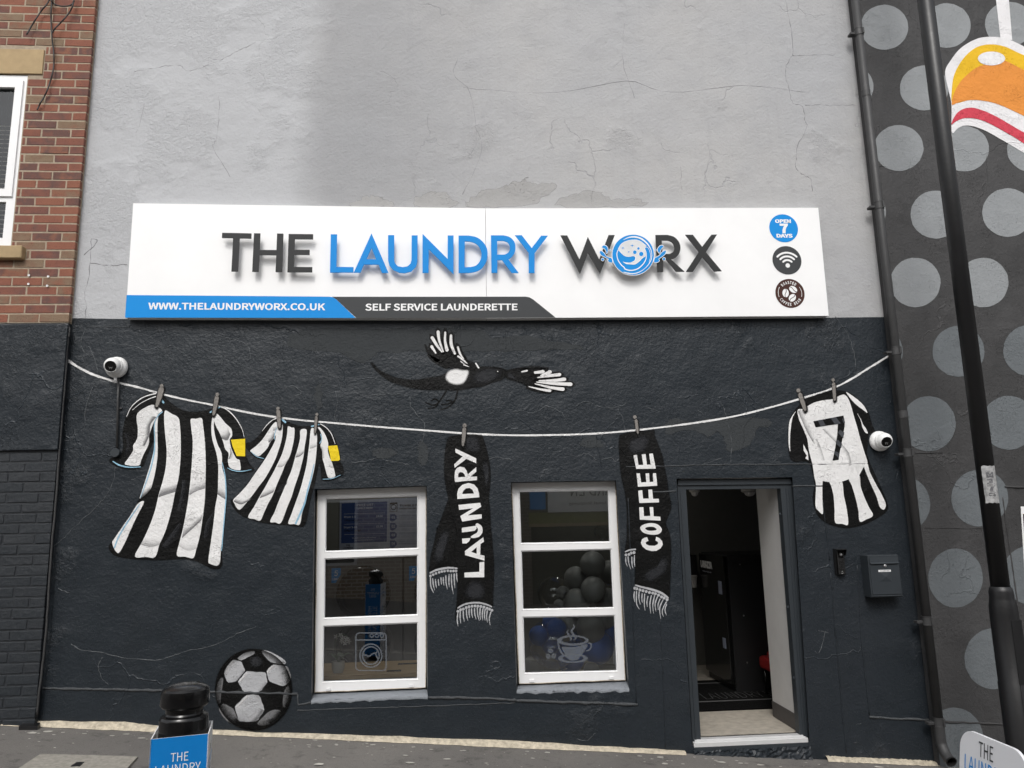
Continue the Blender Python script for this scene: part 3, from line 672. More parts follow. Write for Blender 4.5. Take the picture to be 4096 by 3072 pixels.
# ---- small striped shirt
zs = zoom(880, 1580, 3.073)
sh2 = pt('painted_shirt', [(700, 275), (640, 305), (580, 360), (520, 442), (460, 515), (390, 572), (330, 588), (305, 610), (310, 640), (350, 682), (400, 738), (460, 778), (530, 792), (548, 778), (470, 890), (400, 1000), (320, 1110), (230, 1210), (160, 1280), (135, 1290), (140, 1335), (180, 1405), (240, 1465), (330, 1514), (450, 1554), (600, 1584), (800, 1598), (940, 1614), (1020, 1618), (1060, 1560), (1085, 1450), (1105, 1330), (1135, 1200), (1170, 1080), (1195, 950), (1220, 840), (1240, 920), (1245, 1000), (1258, 1045), (1310, 1058), (1400, 1040), (1480, 1003), (1522, 960), (1510, 880), (1475, 800), (1475, 740), (1444, 618), (1424, 568), (1394, 496), (1344, 426), (1294, 386), (1240, 354), (1200, 345), (1180, 358), (1120, 375), (1050, 385), (960, 375), (880, 350), (820, 320), (780, 286), (745, 280)], zs, m_blacks, bld, 1, soft=7, label='small black and white striped shirt painted on the wall')
st = lambda p, nm='stripe': pt(nm, p, zs, m_white, sh2, 2)
st([(715, 420), (740, 395), (770, 365), (770, 450), (755, 560), (720, 680), (680, 790), (620, 910), (550, 1030), (480, 1120), (400, 1230), (320, 1330), (235, 1412), (175, 1330), (165, 1285), (240, 1210), (330, 1110), (400, 1010), (470, 910), (540, 810), (600, 710), (650, 620), (680, 550), (690, 470)])
st([(835, 385), (880, 400), (915, 410), (912, 520), (890, 640), (855, 760), (800, 860), (770, 940), (700, 1100), (650, 1230), (590, 1340), (540, 1450), (495, 1543), (420, 1525), (345, 1500), (420, 1370), (480, 1260), (550, 1140), (610, 1030), (650, 960), (700, 860), (760, 730), (800, 600), (825, 480)])
st([(988, 430), (1062, 425), (1060, 520), (1040, 640), (1025, 760), (995, 880), (965, 990), (920, 1120), (880, 1250), (830, 1370), (750, 1570), (680, 1565), (615, 1555), (670, 1440), (720, 1310), (780, 1170), (830, 1040), (880, 920), (930, 740), (965, 620), (985, 520)])
st([(1118, 420), (1160, 415), (1190, 470), (1192, 600), (1180, 760), (1160, 900), (1130, 1030), (1090, 1170), (1050, 1320), (1010, 1450), (980, 1590), (910, 1586), (838, 1578), (880, 1460), (930, 1320), (980, 1180), (1020, 1040), (1050, 920), (1070, 820), (1085, 700), (1100, 580)])
st([(690, 330), (715, 360), (705, 440), (670, 520), (610, 590), (590, 640), (540, 700), (475, 752), (420, 725), (372, 685), (440, 630), (510, 560), (560, 490), (600, 430), (650, 360)], 'sleeve')
st([(1200, 400), (1230, 400), (1290, 480), (1330, 590), (1325, 680), (1345, 760), (1380, 840), (1410, 950), (1412, 1005), (1335, 1018), (1300, 930), (1280, 850), (1260, 780), (1255, 690), (1235, 620), (1255, 540), (1235, 450)], 'sleeve')
g2 = lambda A, B, m=m_greys, a=.8: gf(A, B, zs, sh2, m, a)
g2([(600, 590), (650, 545), (675, 480)], [(580, 520), (610, 480), (640, 430)]); g2([(488, 1268), (570, 1238), (655, 1195)], [(540, 1150), (620, 1120), (700, 1090)], a=.7); g2([(170, 1310), (260, 1345), (370, 1290)], [(200, 1250), (290, 1270), (390, 1230)]); g2([(705, 885), (770, 880), (830, 810)], [(740, 790), (800, 770), (860, 720)], a=.5); g2([(928, 770), (980, 755), (1026, 715)], [(950, 680), (1000, 670), (1040, 640)], a=.7); g2([(1105, 660), (1150, 650), (1190, 630)], [(1115, 560), (1150, 550), (1190, 540)], a=.5); g2([(1340, 880), (1370, 895), (1400, 900)], [(1330, 820), (1350, 820), (1375, 825)], a=.5); g2([(650, 440), (690, 430), (712, 400)], [(650, 370), (685, 350), (705, 350)], a=.6); g2([(700, 1200), (760, 1170), (820, 1090)], [(740, 1080), (790, 1060), (840, 1010)], m_dgreys, .9); g2([(1262, 780), (1255, 700), (1240, 630)], [(1310, 770), (1300, 700), (1290, 640)], a=.5)
b2 = lambda p, w_, m=m_sky: bl(p, w_, sh2, zs, m)
b2([(755, 295), (805, 335)], 26); b2([(1125, 385), (1170, 375), (1215, 362)], 20); b2([(700, 400), (672, 480), (672, 545)], [6, 10, 10]); b2([(1235, 480), (1250, 540), (1228, 592)], [8, 12, 12]); b2([(380, 695), (450, 755), (540, 780)], [6, 11, 8]); b2([(1265, 1035), (1380, 1026), (1485, 982)], [8, 10, 6]); b2([(1155, 850), (1120, 1020), (1075, 1180), (1040, 1330), (985, 1460), (930, 1580)], [10, 22, 22, 30, 26])
b2([(520, 440), (580, 365), (640, 312), (697, 285)], [6, 12, 14], m_white); b2([(1235, 355), (1310, 405), (1370, 480), (1415, 600)], [12, 14, 7], m_white)
pt('armband', [(1325, 628), (1440, 618), (1460, 700), (1475, 790), (1460, 808), (1365, 812), (1350, 730)], zs, m_yel, sh2, 4, False)['label'] = 'yellow armband'
peg((711, 165, 17), [(715, 200), (722, 300), (732, 395)], [48, 46, 26], zs, sh2); peg((1190, 237, 15), [(1183, 275), (1176, 370), (1168, 462)], [34, 34, 18], zs, sh2)

# ---- number seven shirt
sh3 = pt('painted_shirt', [(250, 205), (210, 262), (182, 340), (174, 450), (178, 560), (193, 645), (240, 675), (300, 668), (360, 690), (392, 800), (402, 880), (388, 970), (397, 1052), (428, 1132), (480, 1184), (560, 1224), (680, 1246), (800, 1224), (900, 1184), (1002, 1122), (1037, 1070), (1022, 1000), (982, 908), (934, 800), (884, 690), (854, 600), (862, 540), (872, 440), (922, 412), (902, 356), (864, 238), (804, 156), (724, 86), (662, 61), (590, 56), (520, 62), (420, 96), (330, 128), (290, 166)], z32, m_blacks, bld, 1, soft=8, label='white painted shirt with a black number seven')
pt('body', [(255, 225), (300, 215), (335, 195), (400, 160), (480, 140), (560, 130), (620, 100), (660, 92), (690, 120), (715, 180), (740, 270), (770, 370), (800, 480), (830, 580), (860, 680), (830, 712), (790, 785), (770, 800), (700, 822), (640, 842), (560, 850), (490, 842), (472, 850), (470, 1000), (475, 1120), (440, 1100), (410, 1050), (415, 880), (400, 800), (385, 700), (355, 580), (340, 480), (310, 400), (270, 310)], z32, m_white, sh3, 2)
for p in ([(530, 840), (585, 846), (640, 840), (655, 960), (680, 1080), (692, 1212), (640, 1208), (580, 1195), (575, 1080), (565, 960), (545, 880)], [(700, 812), (790, 790), (800, 880), (830, 970), (870, 1060), (908, 1135), (850, 1170), (793, 1188), (780, 1090), (755, 980), (725, 880)], [(830, 710), (860, 688), (880, 760), (930, 860), (980, 950), (1018, 1040), (1000, 1085), (965, 1060), (940, 980), (900, 890), (865, 810)]):
    pt('stripe', p, z32, m_white, sh3, 3)
pt('stripe', [(240, 235), (210, 300), (195, 400), (190, 500), (192, 585), (178, 520), (178, 400), (190, 310)], z32, m_white, sh3, 2); pt('stripe', [(675, 70), (720, 95), (780, 140), (830, 190), (858, 248), (820, 222), (760, 177), (710, 122)], z32, m_white, sh3, 2); pt('stripe', [(768, 250), (800, 300), (822, 350), (850, 390), (862, 427), (838, 415), (815, 370), (800, 310)], z32, m_white, sh3, 2)
pt('stripe', [(305, 520), (345, 595), (350, 660), (322, 642), (335, 618), (308, 575)], z32, m_white, sh3, 2, False)
g3 = lambda A, B, m=m_greys, a=.7: gf(A, B, z32, sh3, m, a)
g3([(256, 230), (290, 310), (340, 420), (400, 520)], [(330, 225), (350, 300), (390, 400), (420, 500)], a=.6); g3([(470, 390), (530, 450), (600, 520)], [(520, 380), (570, 430), (620, 480)], a=.5); g3([(640, 520), (700, 600), (722, 700)], [(620, 560), (660, 640), (670, 720)], a=.5); g3([(420, 470), (460, 560), (490, 660)], [(390, 500), (420, 580), (440, 670)], a=.45); g3([(790, 800), (815, 770), (836, 730)], [(795, 850), (825, 830), (855, 800)], m_blacks, .8)
seven = pt('number', [(392, 322), (652, 272), (665, 330), (660, 380), (640, 490), (620, 590), (610, 655), (557, 662), (580, 560), (598, 440), (605, 345), (412, 375)], z32, m_black, sh3, 4, False); seven['label'] = 'black painted number 7'
m_slate = paint_mat('slate grey paint', lin(.060, .064, .072), .5)
for p in ([(430, 315), (470, 307), (500, 358), (455, 366)], [(540, 294), (585, 285), (630, 340), (604, 346), (580, 350)], [(604, 420), (622, 395), (660, 420), (650, 470)], [(588, 515), (600, 478), (640, 515), (632, 555)], [(570, 600), (578, 575), (618, 600), (612, 640)], [(640, 300), (656, 296), (663, 345), (650, 330)]): pt('number_band', p, z32, m_slate, sh3, 5, False)
peg((262, 55, 14), [(277, 92), (300, 160), (320, 222)], [36, 36, 26], z32, sh3); peg((563, -35, 12), [(568, 0), (572, 70), (576, 132)], [28, 28, 24], z32, sh3)

# ---- two scarves
zu = zoom(1680, 1680, 3.6056); zv = zoom(1680, 2100, 3.95); zx = zoom(2440, 1650, 3.6867); zy = zoom(2440, 2080, 4.1467)
uv = lambda a, b: [p for p in zu(a)]+[p for p in zv(b)]
def fringe(z, par, hem, wid, heads, rad, strands):
    stroke('hem', hem, z, wid, m_silver, par, 5)
    for h in heads: dab('tassel_knot', h, rad, z, m_silvers, par, 5, soft=2.5)
    for s_ in strands: stroke('tassel', s_, z, [17, 20, 15, 7], m_silver, par, 4, jit=.2)
sc1p = zu([(400, 262), (450, 232), (560, 216), (700, 204), (840, 211), (892, 222), (924, 290), (964, 430), (994, 560), (1014, 700), (1019, 820), (1009, 980), (995, 1120), (1012, 1300)])+zv([(1120, 20), (1140, 200), (1152, 350), (1172, 600), (1168, 900), (1158, 1100), (1150, 1292), (1100, 1262), (1000, 1227), (870, 1217), (740, 1237), (640, 1282), (585, 1320), (572, 1500), (565, 1400), (578, 1200), (588, 1000), (588, 800), (575, 660), (545, 400)])+zu([(520, 1590), (480, 1450), (430, 1270), (405, 1120), (380, 1000), (355, 850), (347, 650), (360, 450), (380, 320)])
sc1 = pt('painted_scarf', sc1p, px1, m_blacks, bld, 2, soft=8, label='black painted scarf lettered LAUNDRY')
tail = zu([(440, 1130), (405, 1150), (365, 1255), (300, 1430), (250, 1560)])+zv([(268, 50), (216, 300), (166, 500), (146, 690), (150, 745), (240, 702), (340, 672), (480, 662), (592, 675), (600, 400), (580, 100)])+zu([(540, 1400)])
pt('tail', tail, px1, m_blacks, sc1, 1, soft=8)
fd([(380, 80), (450, 40), (420, 250), (340, 500), (305, 620), (225, 600), (255, 400), (320, 200)], m_dgreys, 18, zv, sc1, 4); fd([(760, 980), (860, 900), (980, 960), (1010, 1060), (960, 1140), (800, 1140), (720, 1090)], m_dgreys, 26, zv, sc1, 4); fd([(660, 260), (800, 240), (840, 340), (850, 440), (700, 420), (650, 340)], m_dgreys, 22, zu, sc1, 4)
pt('fold', [(200, 640), (330, 620), (480, 615), (580, 630), (580, 650), (470, 640), (330, 645), (200, 680)], zv, m_black, sc1, 4); fd([(900, 600), (960, 560), (985, 700), (985, 900), (960, 1000), (940, 850)], m_dgreys, 8, zu, sc1, 4)
lt = lambda p, z, holes=(), sm=False, par=None: pt('letter', p, z, m_white, par or sc1, 5, sm, 0, holes)
lt([(508, 410), (650, 475), (812, 555), (810, 625), (670, 560), (500, 690), (492, 640), (615, 525), (512, 470)], zu)
lt([(505, 895), (498, 840), (498, 790), (507, 730), (535, 690), (580, 672), (640, 685), (675, 735), (690, 785), (810, 680), (813, 745), (730, 818), (822, 815), (822, 868), (660, 880)], zu, [[(550, 825), (552, 780), (575, 752), (610, 755), (640, 780), (655, 822)]])
lt([(540, 1140), (535, 1060), (555, 990), (610, 935), (700, 908), (780, 930), (830, 985), (852, 1060), (855, 1115)], zu, [[(608, 1068), (625, 1020), (665, 985), (715, 980), (755, 1005), (780, 1060)]])
lt([(553, 1225), (868, 1193), (882, 1250), (690, 1375), (888, 1360), (890, 1420), (610, 1465), (580, 1385), (768, 1272), (562, 1298)], zu)
lt([(660, 45), (885, 12), (895, 55), (862, 92), (665, 118)], zv)
stroke('letter', zv([(905, 0), (945, 40), (950, 100), (920, 150), (865, 175), (818, 190)]), px1, [15, 18, 19, 18, 15, 8], m_white, sc1, 5)
lt([(665, 215), (800, 205), (775, 262), (735, 290), (668, 292)], zv)
lt([(1000, 192), (1010, 265), (955, 300), (952, 470), (1018, 485), (1018, 563), (712, 475), (708, 412)], zv, [[(808, 425), (895, 350), (895, 455)]])
lt([(940, 590), (1015, 580), (1015, 825), (702, 828), (702, 752), (938, 740)], zv)
fringe(zv, sc1, [(165, 755), (250, 715), (350, 690), (470, 675), (582, 685)], [26, 30, 34, 30, 24], [(165, 805), (208, 785), (252, 765), (303, 748), (345, 735), (388, 728), (440, 722), (485, 728), (528, 727), (570, 725)], 21,
       [[(165, 830), (172, 970), (215, 1070)], [(200, 850), (212, 950), (232, 1030)], [(243, 860), (250, 930), (260, 995)], [(290, 860), (294, 920), (300, 965)], [(330, 830), (334, 890), (340, 940)], [(368, 830), (370, 900), (380, 955)], [(408, 800), (412, 910), (432, 1015)], [(460, 780), (456, 890), (463, 985)], [(495, 780), (500, 930), (527, 1090)], [(540, 770), (542, 890), (552, 995)], [(578, 760), (580, 830), (592, 900)]])
fringe(zv, sc1, [(600, 1310), (700, 1255), (820, 1230), (940, 1230), (1060, 1260), (1130, 1290)], [24, 28, 28, 26, 22], [(600, 1365), (643, 1338), (685, 1328), (730, 1305), (775, 1292), (822, 1283), (870, 1280), (915, 1282), (962, 1287), (1010, 1297), (1060, 1315), (1097, 1330), (1135, 1348)], 23,
       [[(598, 1390), (588, 1500), (602, 1600)], [(637, 1360), (634, 1460), (642, 1550)], [(682, 1350), (686, 1440), (700, 1525)], [(733, 1330), (738, 1430), (757, 1510)], [(777, 1320), (776, 1400), (787, 1470)], [(815, 1320), (818, 1400), (834, 1468)], [(860, 1320), (866, 1410), (887, 1490)], [(905, 1310), (912, 1420), (937, 1510)], [(952, 1310), (946, 1410), (958, 1500)], [(995, 1325), (984, 1420), (992, 1505)], [(1030, 1330), (1018, 1420), (1028, 1505)], [(1065, 1345), (1052, 1450), (1066, 1540)], [(1120, 1375), (1094, 1480), (1108, 1580)]])
sc2p = zx([(135, 372), (158, 326), (260, 300), (430, 276), (600, 262), (655, 256), (660, 330), (705, 450), (775, 640), (805, 800), (845, 1000), (865, 1160), (905, 1400)])+zy([(930, 40), (975, 180), (1004, 300), (1014, 500), (1006, 900), (985, 1290), (940, 1290), (880, 1232), (760, 1182), (600, 1132), (440, 1082), (412, 1060), (412, 900), (414, 620), (330, 600), (250, 600), (245, 520), (275, 300), (280, 100)])+zx([(252, 1640), (242, 1350), (200, 1100), (158, 900), (138, 650), (128, 480)])
sc2 = pt('painted_scarf', sc2p, px1, m_blacks, bld, 1, soft=9, label='black painted scarf lettered COFFEE')
fd([(300, 430), (420, 380), (560, 350), (540, 480), (480, 560), (330, 600), (280, 520)], m_dgreys, 24, zx, sc2, 3); fd([(560, 960), (700, 860), (850, 780), (940, 600), (950, 720), (880, 850), (720, 960), (600, 1020)], m_dgreys, 26, zy, sc2, 3)
lx = lambda p, z=zx, holes=(), sm=False: lt(p, z, holes, sm, sc2)
lx([(345, 632), (398, 624), (420, 775), (490, 772), (468, 618), (525, 612), (545, 770), (600, 768), (578, 608), (632, 604), (675, 828), (388, 832)])
lx([(390, 900), (440, 897), (460, 1032), (535, 1025), (525, 897), (577, 895), (585, 1025), (640, 1020), (632, 897), (678, 895), (698, 1080), (412, 1095)])
lx([(415, 1152), (475, 1146), (488, 1270), (572, 1268), (565, 1137), (622, 1135), (635, 1272), (718, 1272), (724, 1325), (432, 1335)])
lx([(430, 1398), (492, 1396), (502, 1528), (595, 1525), (583, 1395), (637, 1395), (645, 1530), (742, 1537), (747, 1595), (440, 1580)])
lx([(500, 125), (560, 75), (660, 52), (770, 65), (840, 115), (860, 170), (820, 225), (740, 245), (630, 235), (540, 200)], zy, [[(582, 140), (630, 115), (720, 115), (772, 150), (750, 172), (660, 178), (610, 165)]], True)
lx([(615, 285), (640, 345), (590, 370), (600, 400), (650, 425), (740, 428), (795, 400), (795, 365), (755, 340), (765, 278), (820, 300), (865, 350), (875, 410), (840, 470), (770, 510), (690, 515), (600, 490), (540, 440), (512, 380), (530, 320), (570, 295)], zy)
fringe(zy, sc2, [(255, 527), (330, 497), (420, 487)], [20, 26, 26], [(265, 580), (315, 570), (352, 548), (398, 540)], 25, [[(262, 620), (264, 700), (290, 770)], [(300, 610), (310, 710), (347, 820)], [(362, 615), (364, 720), (380, 800)], [(405, 590), (402, 690), (412, 770)]])
fringe(zy, sc2, [(425, 1080), (520, 1110), (700, 1155), (850, 1210), (960, 1290)], [22, 30, 36, 38, 30], [(412, 1130), (445, 1140), (497, 1160), (548, 1172), (600, 1185), (655, 1203), (710, 1212), (752, 1222), (807, 1245), (855, 1275), (897, 1292), (947, 1320)], 25,
       [[(405, 1190), (398, 1280), (412, 1360)], [(440, 1180), (440, 1380), (487, 1480)], [(483, 1190), (480, 1300), (502, 1400)], [(533, 1220), (528, 1300), (537, 1370)], [(575, 1230), (568, 1380), (582, 1500)], [(630, 1265), (612, 1360), (620, 1440)], [(685, 1255), (662, 1400), (677, 1550)], [(740, 1255), (710, 1400), (722, 1545)], [(790, 1270), (748, 1390), (762, 1520)], [(830, 1310), (798, 1400), (800, 1490)], [(880, 1325), (824, 1460), (842, 1640)], [(935, 1355), (868, 1500), (887, 1605)], [(940, 1395), (912, 1490), (937, 1580)]])
peg((643, 78, 24), [(638, 130), (628, 270), (617, 365)], [54, 52, 24], zu, sc1, 7); peg((365, 66, 22), [(385, 120), (398, 230), (410, 300)], [44, 42, 26], zx, sc2, 7)

# ---- football
zb = zoom(840, 2560, 4.366)
ball = pt('painted_football', circ(762, 868, 672, 712, 40), zb, m_blacks, bld, 1, False, soft=16, label='black and white football painted low on the wall')
for i, (p, m) in enumerate([([(480, 320), (560, 250), (650, 210), (760, 190), (785, 215), (760, 250), (640, 310), (550, 355)], m_silvers), ([(905, 190), (960, 180), (1060, 210), (1180, 270), (1290, 340), (1325, 390), (1300, 420), (1180, 410), (1060, 385), (980, 310), (915, 235)], m_silvers), ([(400, 350), (470, 360), (545, 380), (570, 430), (595, 490), (612, 535), (560, 600), (500, 670), (455, 720), (320, 742), (275, 670), (250, 590), (270, 510), (320, 430)], m_silvers), ([(640, 545), (800, 560), (965, 565), (985, 650), (1000, 740), (930, 830), (855, 905), (600, 905), (550, 830), (490, 725), (560, 640)], m_silvers), ([(1110, 430), (1220, 440), (1345, 465), (1385, 560), (1415, 655), (1350, 760), (1270, 805), (1160, 770), (1040, 720), (1010, 640), (990, 540), (1050, 470)], m_silvers), ([(190, 660), (232, 680), (210, 860), (190, 1000), (185, 1100), (140, 1110), (110, 1000), (110, 860), (140, 740)], m_dsilv), ([(640, 962), (850, 965), (900, 1070), (948, 1220), (870, 1340), (800, 1420), (520, 1420), (480, 1330), (435, 1165), (520, 1080)], m_silvers), ([(230, 1110), (320, 1150), (405, 1200), (445, 1280), (475, 1380), (430, 1470), (350, 1455), (250, 1370), (180, 1270), (155, 1190)], m_dsilv), ([(1100, 1220), (1190, 1220), (1240, 1250), (1190, 1360), (1080, 1460), (920, 1500), (840, 1480), (840, 1430), (930, 1340), (1000, 1270)], m_dsilv), ([(1365, 800), (1400, 880), (1410, 1000), (1380, 1100), (1310, 1180), (1270, 1140), (1275, 1020), (1300, 880)], m_dsilv)]):
    pt('panel', p, zb, m, ball, 2, n=2, soft=3)
g4 = lambda A, B, m=m_greys, a=.85: gf(A, B, zb, ball, m, a)
g4([(1360, 470), (1415, 655), (1350, 765)], [(1270, 480), (1310, 640), (1270, 760)]); g4([(948, 1225), (870, 1345), (800, 1422)], [(830, 1180), (760, 1300), (650, 1410)]); g4([(1320, 400), (1240, 420), (1160, 410)], [(1270, 330), (1200, 330), (1130, 330)]); g4([(1000, 745), (930, 835), (860, 905)], [(900, 700), (850, 780), (780, 850)], a=.5); g4([(600, 540), (540, 640), (460, 720)], [(520, 500), (470, 580), (390, 660)], a=.5); g4([(1240, 1255), (1180, 1370), (1060, 1465)], [(1130, 1230), (1070, 1320), (950, 1400)], m_blacks, .8); g4([(475, 1390), (430, 1475), (330, 1450)], [(420, 1290), (360, 1330), (270, 1300)], m_blacks, .7); g4([(1320, 1180), (1390, 1090), (1415, 960)], [(1290, 1080), (1320, 1000), (1340, 900)], m_blacks, .8)
g4([(255, 600), (300, 480), (390, 360)], [(340, 620), (390, 520), (470, 430)], m_whites, .6); g4([(500, 725), (560, 650), (640, 555)], [(600, 760), (660, 680), (740, 620)], m_whites, .7); g4([(990, 560), (1040, 485), (1110, 435)], [(1070, 610), (1120, 540), (1180, 500)], m_whites, .7); g4([(440, 1170), (540, 1075), (640, 965)], [(540, 1220), (630, 1130), (720, 1040)], m_whites, .7); fd([(760, 340), (850, 330), (880, 400), (800, 430), (740, 400)], m_dgreys, 26, zb, ball)
rim = lambda k: [(762+672*k*math.cos(2*math.pi*i/24), 868+712*k*math.sin(2*math.pi*i/24)) for i in range(25)]
gf(rim(1.0), rim(.70), zb, ball, m_blacks, .72, 5); gf(rim(1.0)[22:]+rim(1.0)[:12], rim(.5)[22:]+rim(.5)[:12], zb, ball, m_blacks, .5, 6)

# ---- magpie
bird = pt('painted_magpie', [(105, 402), (128, 398), (180, 455), (280, 512), (400, 550), (550, 560), (700, 535), (800, 520), (900, 470), (1080, 452), (1200, 432), (1330, 436), (1430, 462), (1442, 500), (1400, 562), (1300, 592), (1200, 632), (1080, 647), (960, 668), (850, 664), (700, 664), (540, 652), (400, 617), (290, 577), (200, 512), (140, 452)], zm, m_blacks, bld, 1, soft=9, label='painted flying magpie with white feathers')
FT = [([(710, 150), (760, 230), (805, 290)], [32, 26, 10]), ([(768, 92), (780, 180), (818, 285)], [32, 24, 14]), ([(838, 98), (836, 180), (855, 270)], [20, 22, 34]), ([(895, 128), (897, 215), (932, 305)], [24, 30, 22]), ([(705, 238), (745, 300)], [30, 14]), ([(962, 242), (985, 310), (1022, 362)], [20, 20, 8]), ([(965, 332), (1010, 365), (1052, 402)], [20, 18, 8]),
      ([(1962, 512), (1850, 525), (1745, 542)], [38, 30, 10]), ([(2010, 558), (1900, 570), (1760, 572)], [36, 28, 10]), ([(2072, 607), (1900, 600), (1735, 585)], [36, 28, 10]), ([(1995, 655), (1880, 640), (1720, 602)], [36, 26, 8]), ([(1868, 670), (1780, 658), (1660, 630)], [28, 20, 8])]
pt('wing', [(690, 310), (760, 290), (830, 280), (920, 300), (985, 330), (1050, 375), (1110, 390), (1172, 440), (1080, 462), (950, 455), (850, 435), (740, 375)], zm, m_blacks, bird, 1.3, soft=16)
pt('wing', [(1432, 480), (1500, 455), (1600, 452), (1700, 462), (1790, 500), (1800, 560), (1780, 620), (1700, 655), (1580, 594), (1440, 548)], zm, m_blacks, bird, 1.3, soft=12)
for p, w_ in FT:                                                   # dark quill round every white streak, poking out past its tip
    a, b = p[0], p[1]; d = math.hypot(a[0]-b[0], a[1]-b[1]); tip = (a[0]+(a[0]-b[0])/d*34, a[1]+(a[1]-b[1])/d*34)
    stroke('quill', [tip]+p, zm, [16, 58, 66, 60], m_blacks, bird, 1.5, soft=16)
for p, w_ in (([(1500, 462), (1680, 438), (1850, 448)], [10, 30, 14]), ([(1560, 470), (1700, 455), (1830, 470)], [20, 46, 40]), ([(640, 220), (680, 290), (760, 360)], [14, 40, 60]), ([(670, 320), (740, 370), (850, 425)], [20, 50, 60])): stroke('quill', p, zm, w_, m_blacks, bird, 1.4, soft=14)
fd([(1200, 470), (1330, 460), (1400, 500), (1300, 560), (1150, 590), (1100, 540)], m_dgreys, 22, zm, bird, 2); fd([(1450, 495), (1490, 500), (1550, 570), (1500, 550), (1450, 530)], m_dgreys, 4, zm, bird, 2)
pt('white_patch', [(845, 540), (870, 485), (940, 460), (1000, 470), (1065, 480), (1040, 560), (1000, 600), (930, 605), (870, 580)], zm, m_whites, bird, 3, soft=14)
for p, w_ in (([(710, 150), (760, 230), (805, 290)], [32, 26, 10]), ([(768, 92), (780, 180), (818, 285)], [32, 24, 14]), ([(838, 98), (836, 180), (855, 270)], [20, 22, 34]), ([(895, 128), (897, 215), (932, 305)], [24, 30, 22]), ([(705, 238), (745, 300)], [30, 14]), ([(962, 242), (985, 310), (1022, 362)], [20, 20, 8]), ([(965, 332), (1010, 365), (1052, 402)], [20, 18, 8]), ([(990, 382), (1022, 406)], [12, 6]), ([(1020, 415), (1070, 435)], [12, 6]), ([(1138, 400), (1165, 445)], [14, 16]),
              ([(1745, 542), (1850, 525), (1962, 512)], [10, 26, 34]), ([(1760, 572), (1900, 570), (2010, 558)], [10, 28, 36]), ([(1735, 585), (1900, 600), (2072, 607)], [10, 28, 36]), ([(1720, 602), (1880, 640), (1995, 655)], [8, 26, 36]), ([(1660, 630), (1780, 658), (1868, 670)], [8, 20, 28]), ([(1720, 492), (1800, 484)], [24, 34]), ([(1780, 522), (1866, 488)], [16, 40]), ([(1590, 484), (1640, 474)], [12, 18])):
    stroke('feather', p, zm, w_, m_whites, bird, 3, soft=5)
for p in ([(850, 670), (770, 790), (740, 830), (670, 845)], [(960, 670), (935, 760), (870, 830), (790, 855)], [(770, 790), (720, 812), (645, 785)], [(772, 775), (740, 750), (700, 768)], [(932, 768), (860, 800), (800, 805)], [(915, 780), (880, 765), (845, 770)]): stroke('leg', p, zm, [14, 13, 11, 9], m_black, bird, 2)
dab('eye', (1353, 481), 16, zm, m_black, bird, 3); dab('eye_glint', (1353, 481), 6, zm, m_white, bird, 4)
# ================================================================ fascia sign
SY = -.08; LTY = SY-.065                                        # panel face, face of the stand-off letters
sign = thing('fascia_sign', (0, -.04, 3.43), 'long white fascia sign with raised charcoal and blue letters THE LAUNDRY WORX', 'sign')
za = zoom(480, 800, 2.1602); zB = zoom(1300, 800, 2.1602); zc = zoom(2200, 800, 1.8433); ze = zoom(2340, 900, 5.53); zk = zoom(3020, 820, 3.77)
tl, tm, tr = (533, 813), (1941, 833.5), (3273, 831); bl_, bm_, br = (502, 1270), (1946, 1273), (3315, 1263)
pa = prism('sign_panel', [onp([tl, tm, bm_, bl_], SY)], .076, m_signw, sign, back=True)
pb = prism('sign_panel', [onp([(tm[0]+1.4, tm[1]), tr, br, (bm_[0]+1.4, bm_[1])], SY-.0015)], .0775, m_signw, sign, back=True)
SP = SY-.003                                                    # printed vinyl on the panel
flat('blue_strip', [onp(za([(57, 821), (1808, 835), (1838, 840), (1866, 857), (2037, 1019.5), (43.5, 1016)]), SP)], m_print_b, sign)
flat('charcoal_strip', [onp(zB([(60, 836), (900, 836), (1730, 835), (1765, 840), (1800, 860), (1992, 1015), (1390, 1019), (272, 1019.5), (100, 860)]), SP)], m_print_k, sign)
lettering('web_address', 'WWW.THELAUNDRYWORX.CO.UK', quadmap(za([(245, 886), (1775, 893), (1774, 954), (243, 946)]), SP-.001), m_print_w, sign, .011)
lettering('service_text', 'SELF SERVICE LAUNDERETTE', quadmap(zB([(348, 895), (1664, 894), (1664, 954), (347, 957)]), SP-.001), m_print_w, sign, .011)
def raised(p, z, m, holes=(), sm=False, nm='letter'):
    P = z(p)
    o = prism(nm, [onp(P, LTY)]+[onp(z(h), LTY) for h in holes], .010, m, sign)
    # stand-off studs at the back of the letter
    return o
def arc(z, *a): return a
raised([(882, 283), (1135, 288), (1133, 332), (1033, 330), (1019, 618), (962, 617), (977, 328), (880, 327)], za, m_letk)
raised([(1158, 287), (1212, 288), (1207, 431), (1352, 432), (1357, 289), (1411, 290), (1400, 622), (1344, 621), (1350, 476), (1204, 475), (1197, 620), (1142, 619)], za, m_letk)
raised([(1457, 293), (1668, 295), (1667, 339), (1510, 337), (1507, 429), (1638, 430), (1637, 474), (1505, 472), (1502, 578), (1661, 579), (1660, 624), (1446, 623)], za, m_letk)
raised([(50, 296), (104, 296), (99, 578), (246, 579), (246, 626), (43, 626)], zB, m_letb)
raised([(402, 288), (549, 630), (491, 630), (464, 558), (336, 557), (306, 627), (248, 627)], zB, m_letb, [[(402, 415), (441, 512), (358, 511)]])
def sm_part(pts, idx0, idx1, n=5):
    """round the run idx0..idx1 of an outline, keep the rest straight"""
    a = catmull(pts[idx0:idx1+1], False, n); return pts[:idx0]+a+pts[idx1+1:]
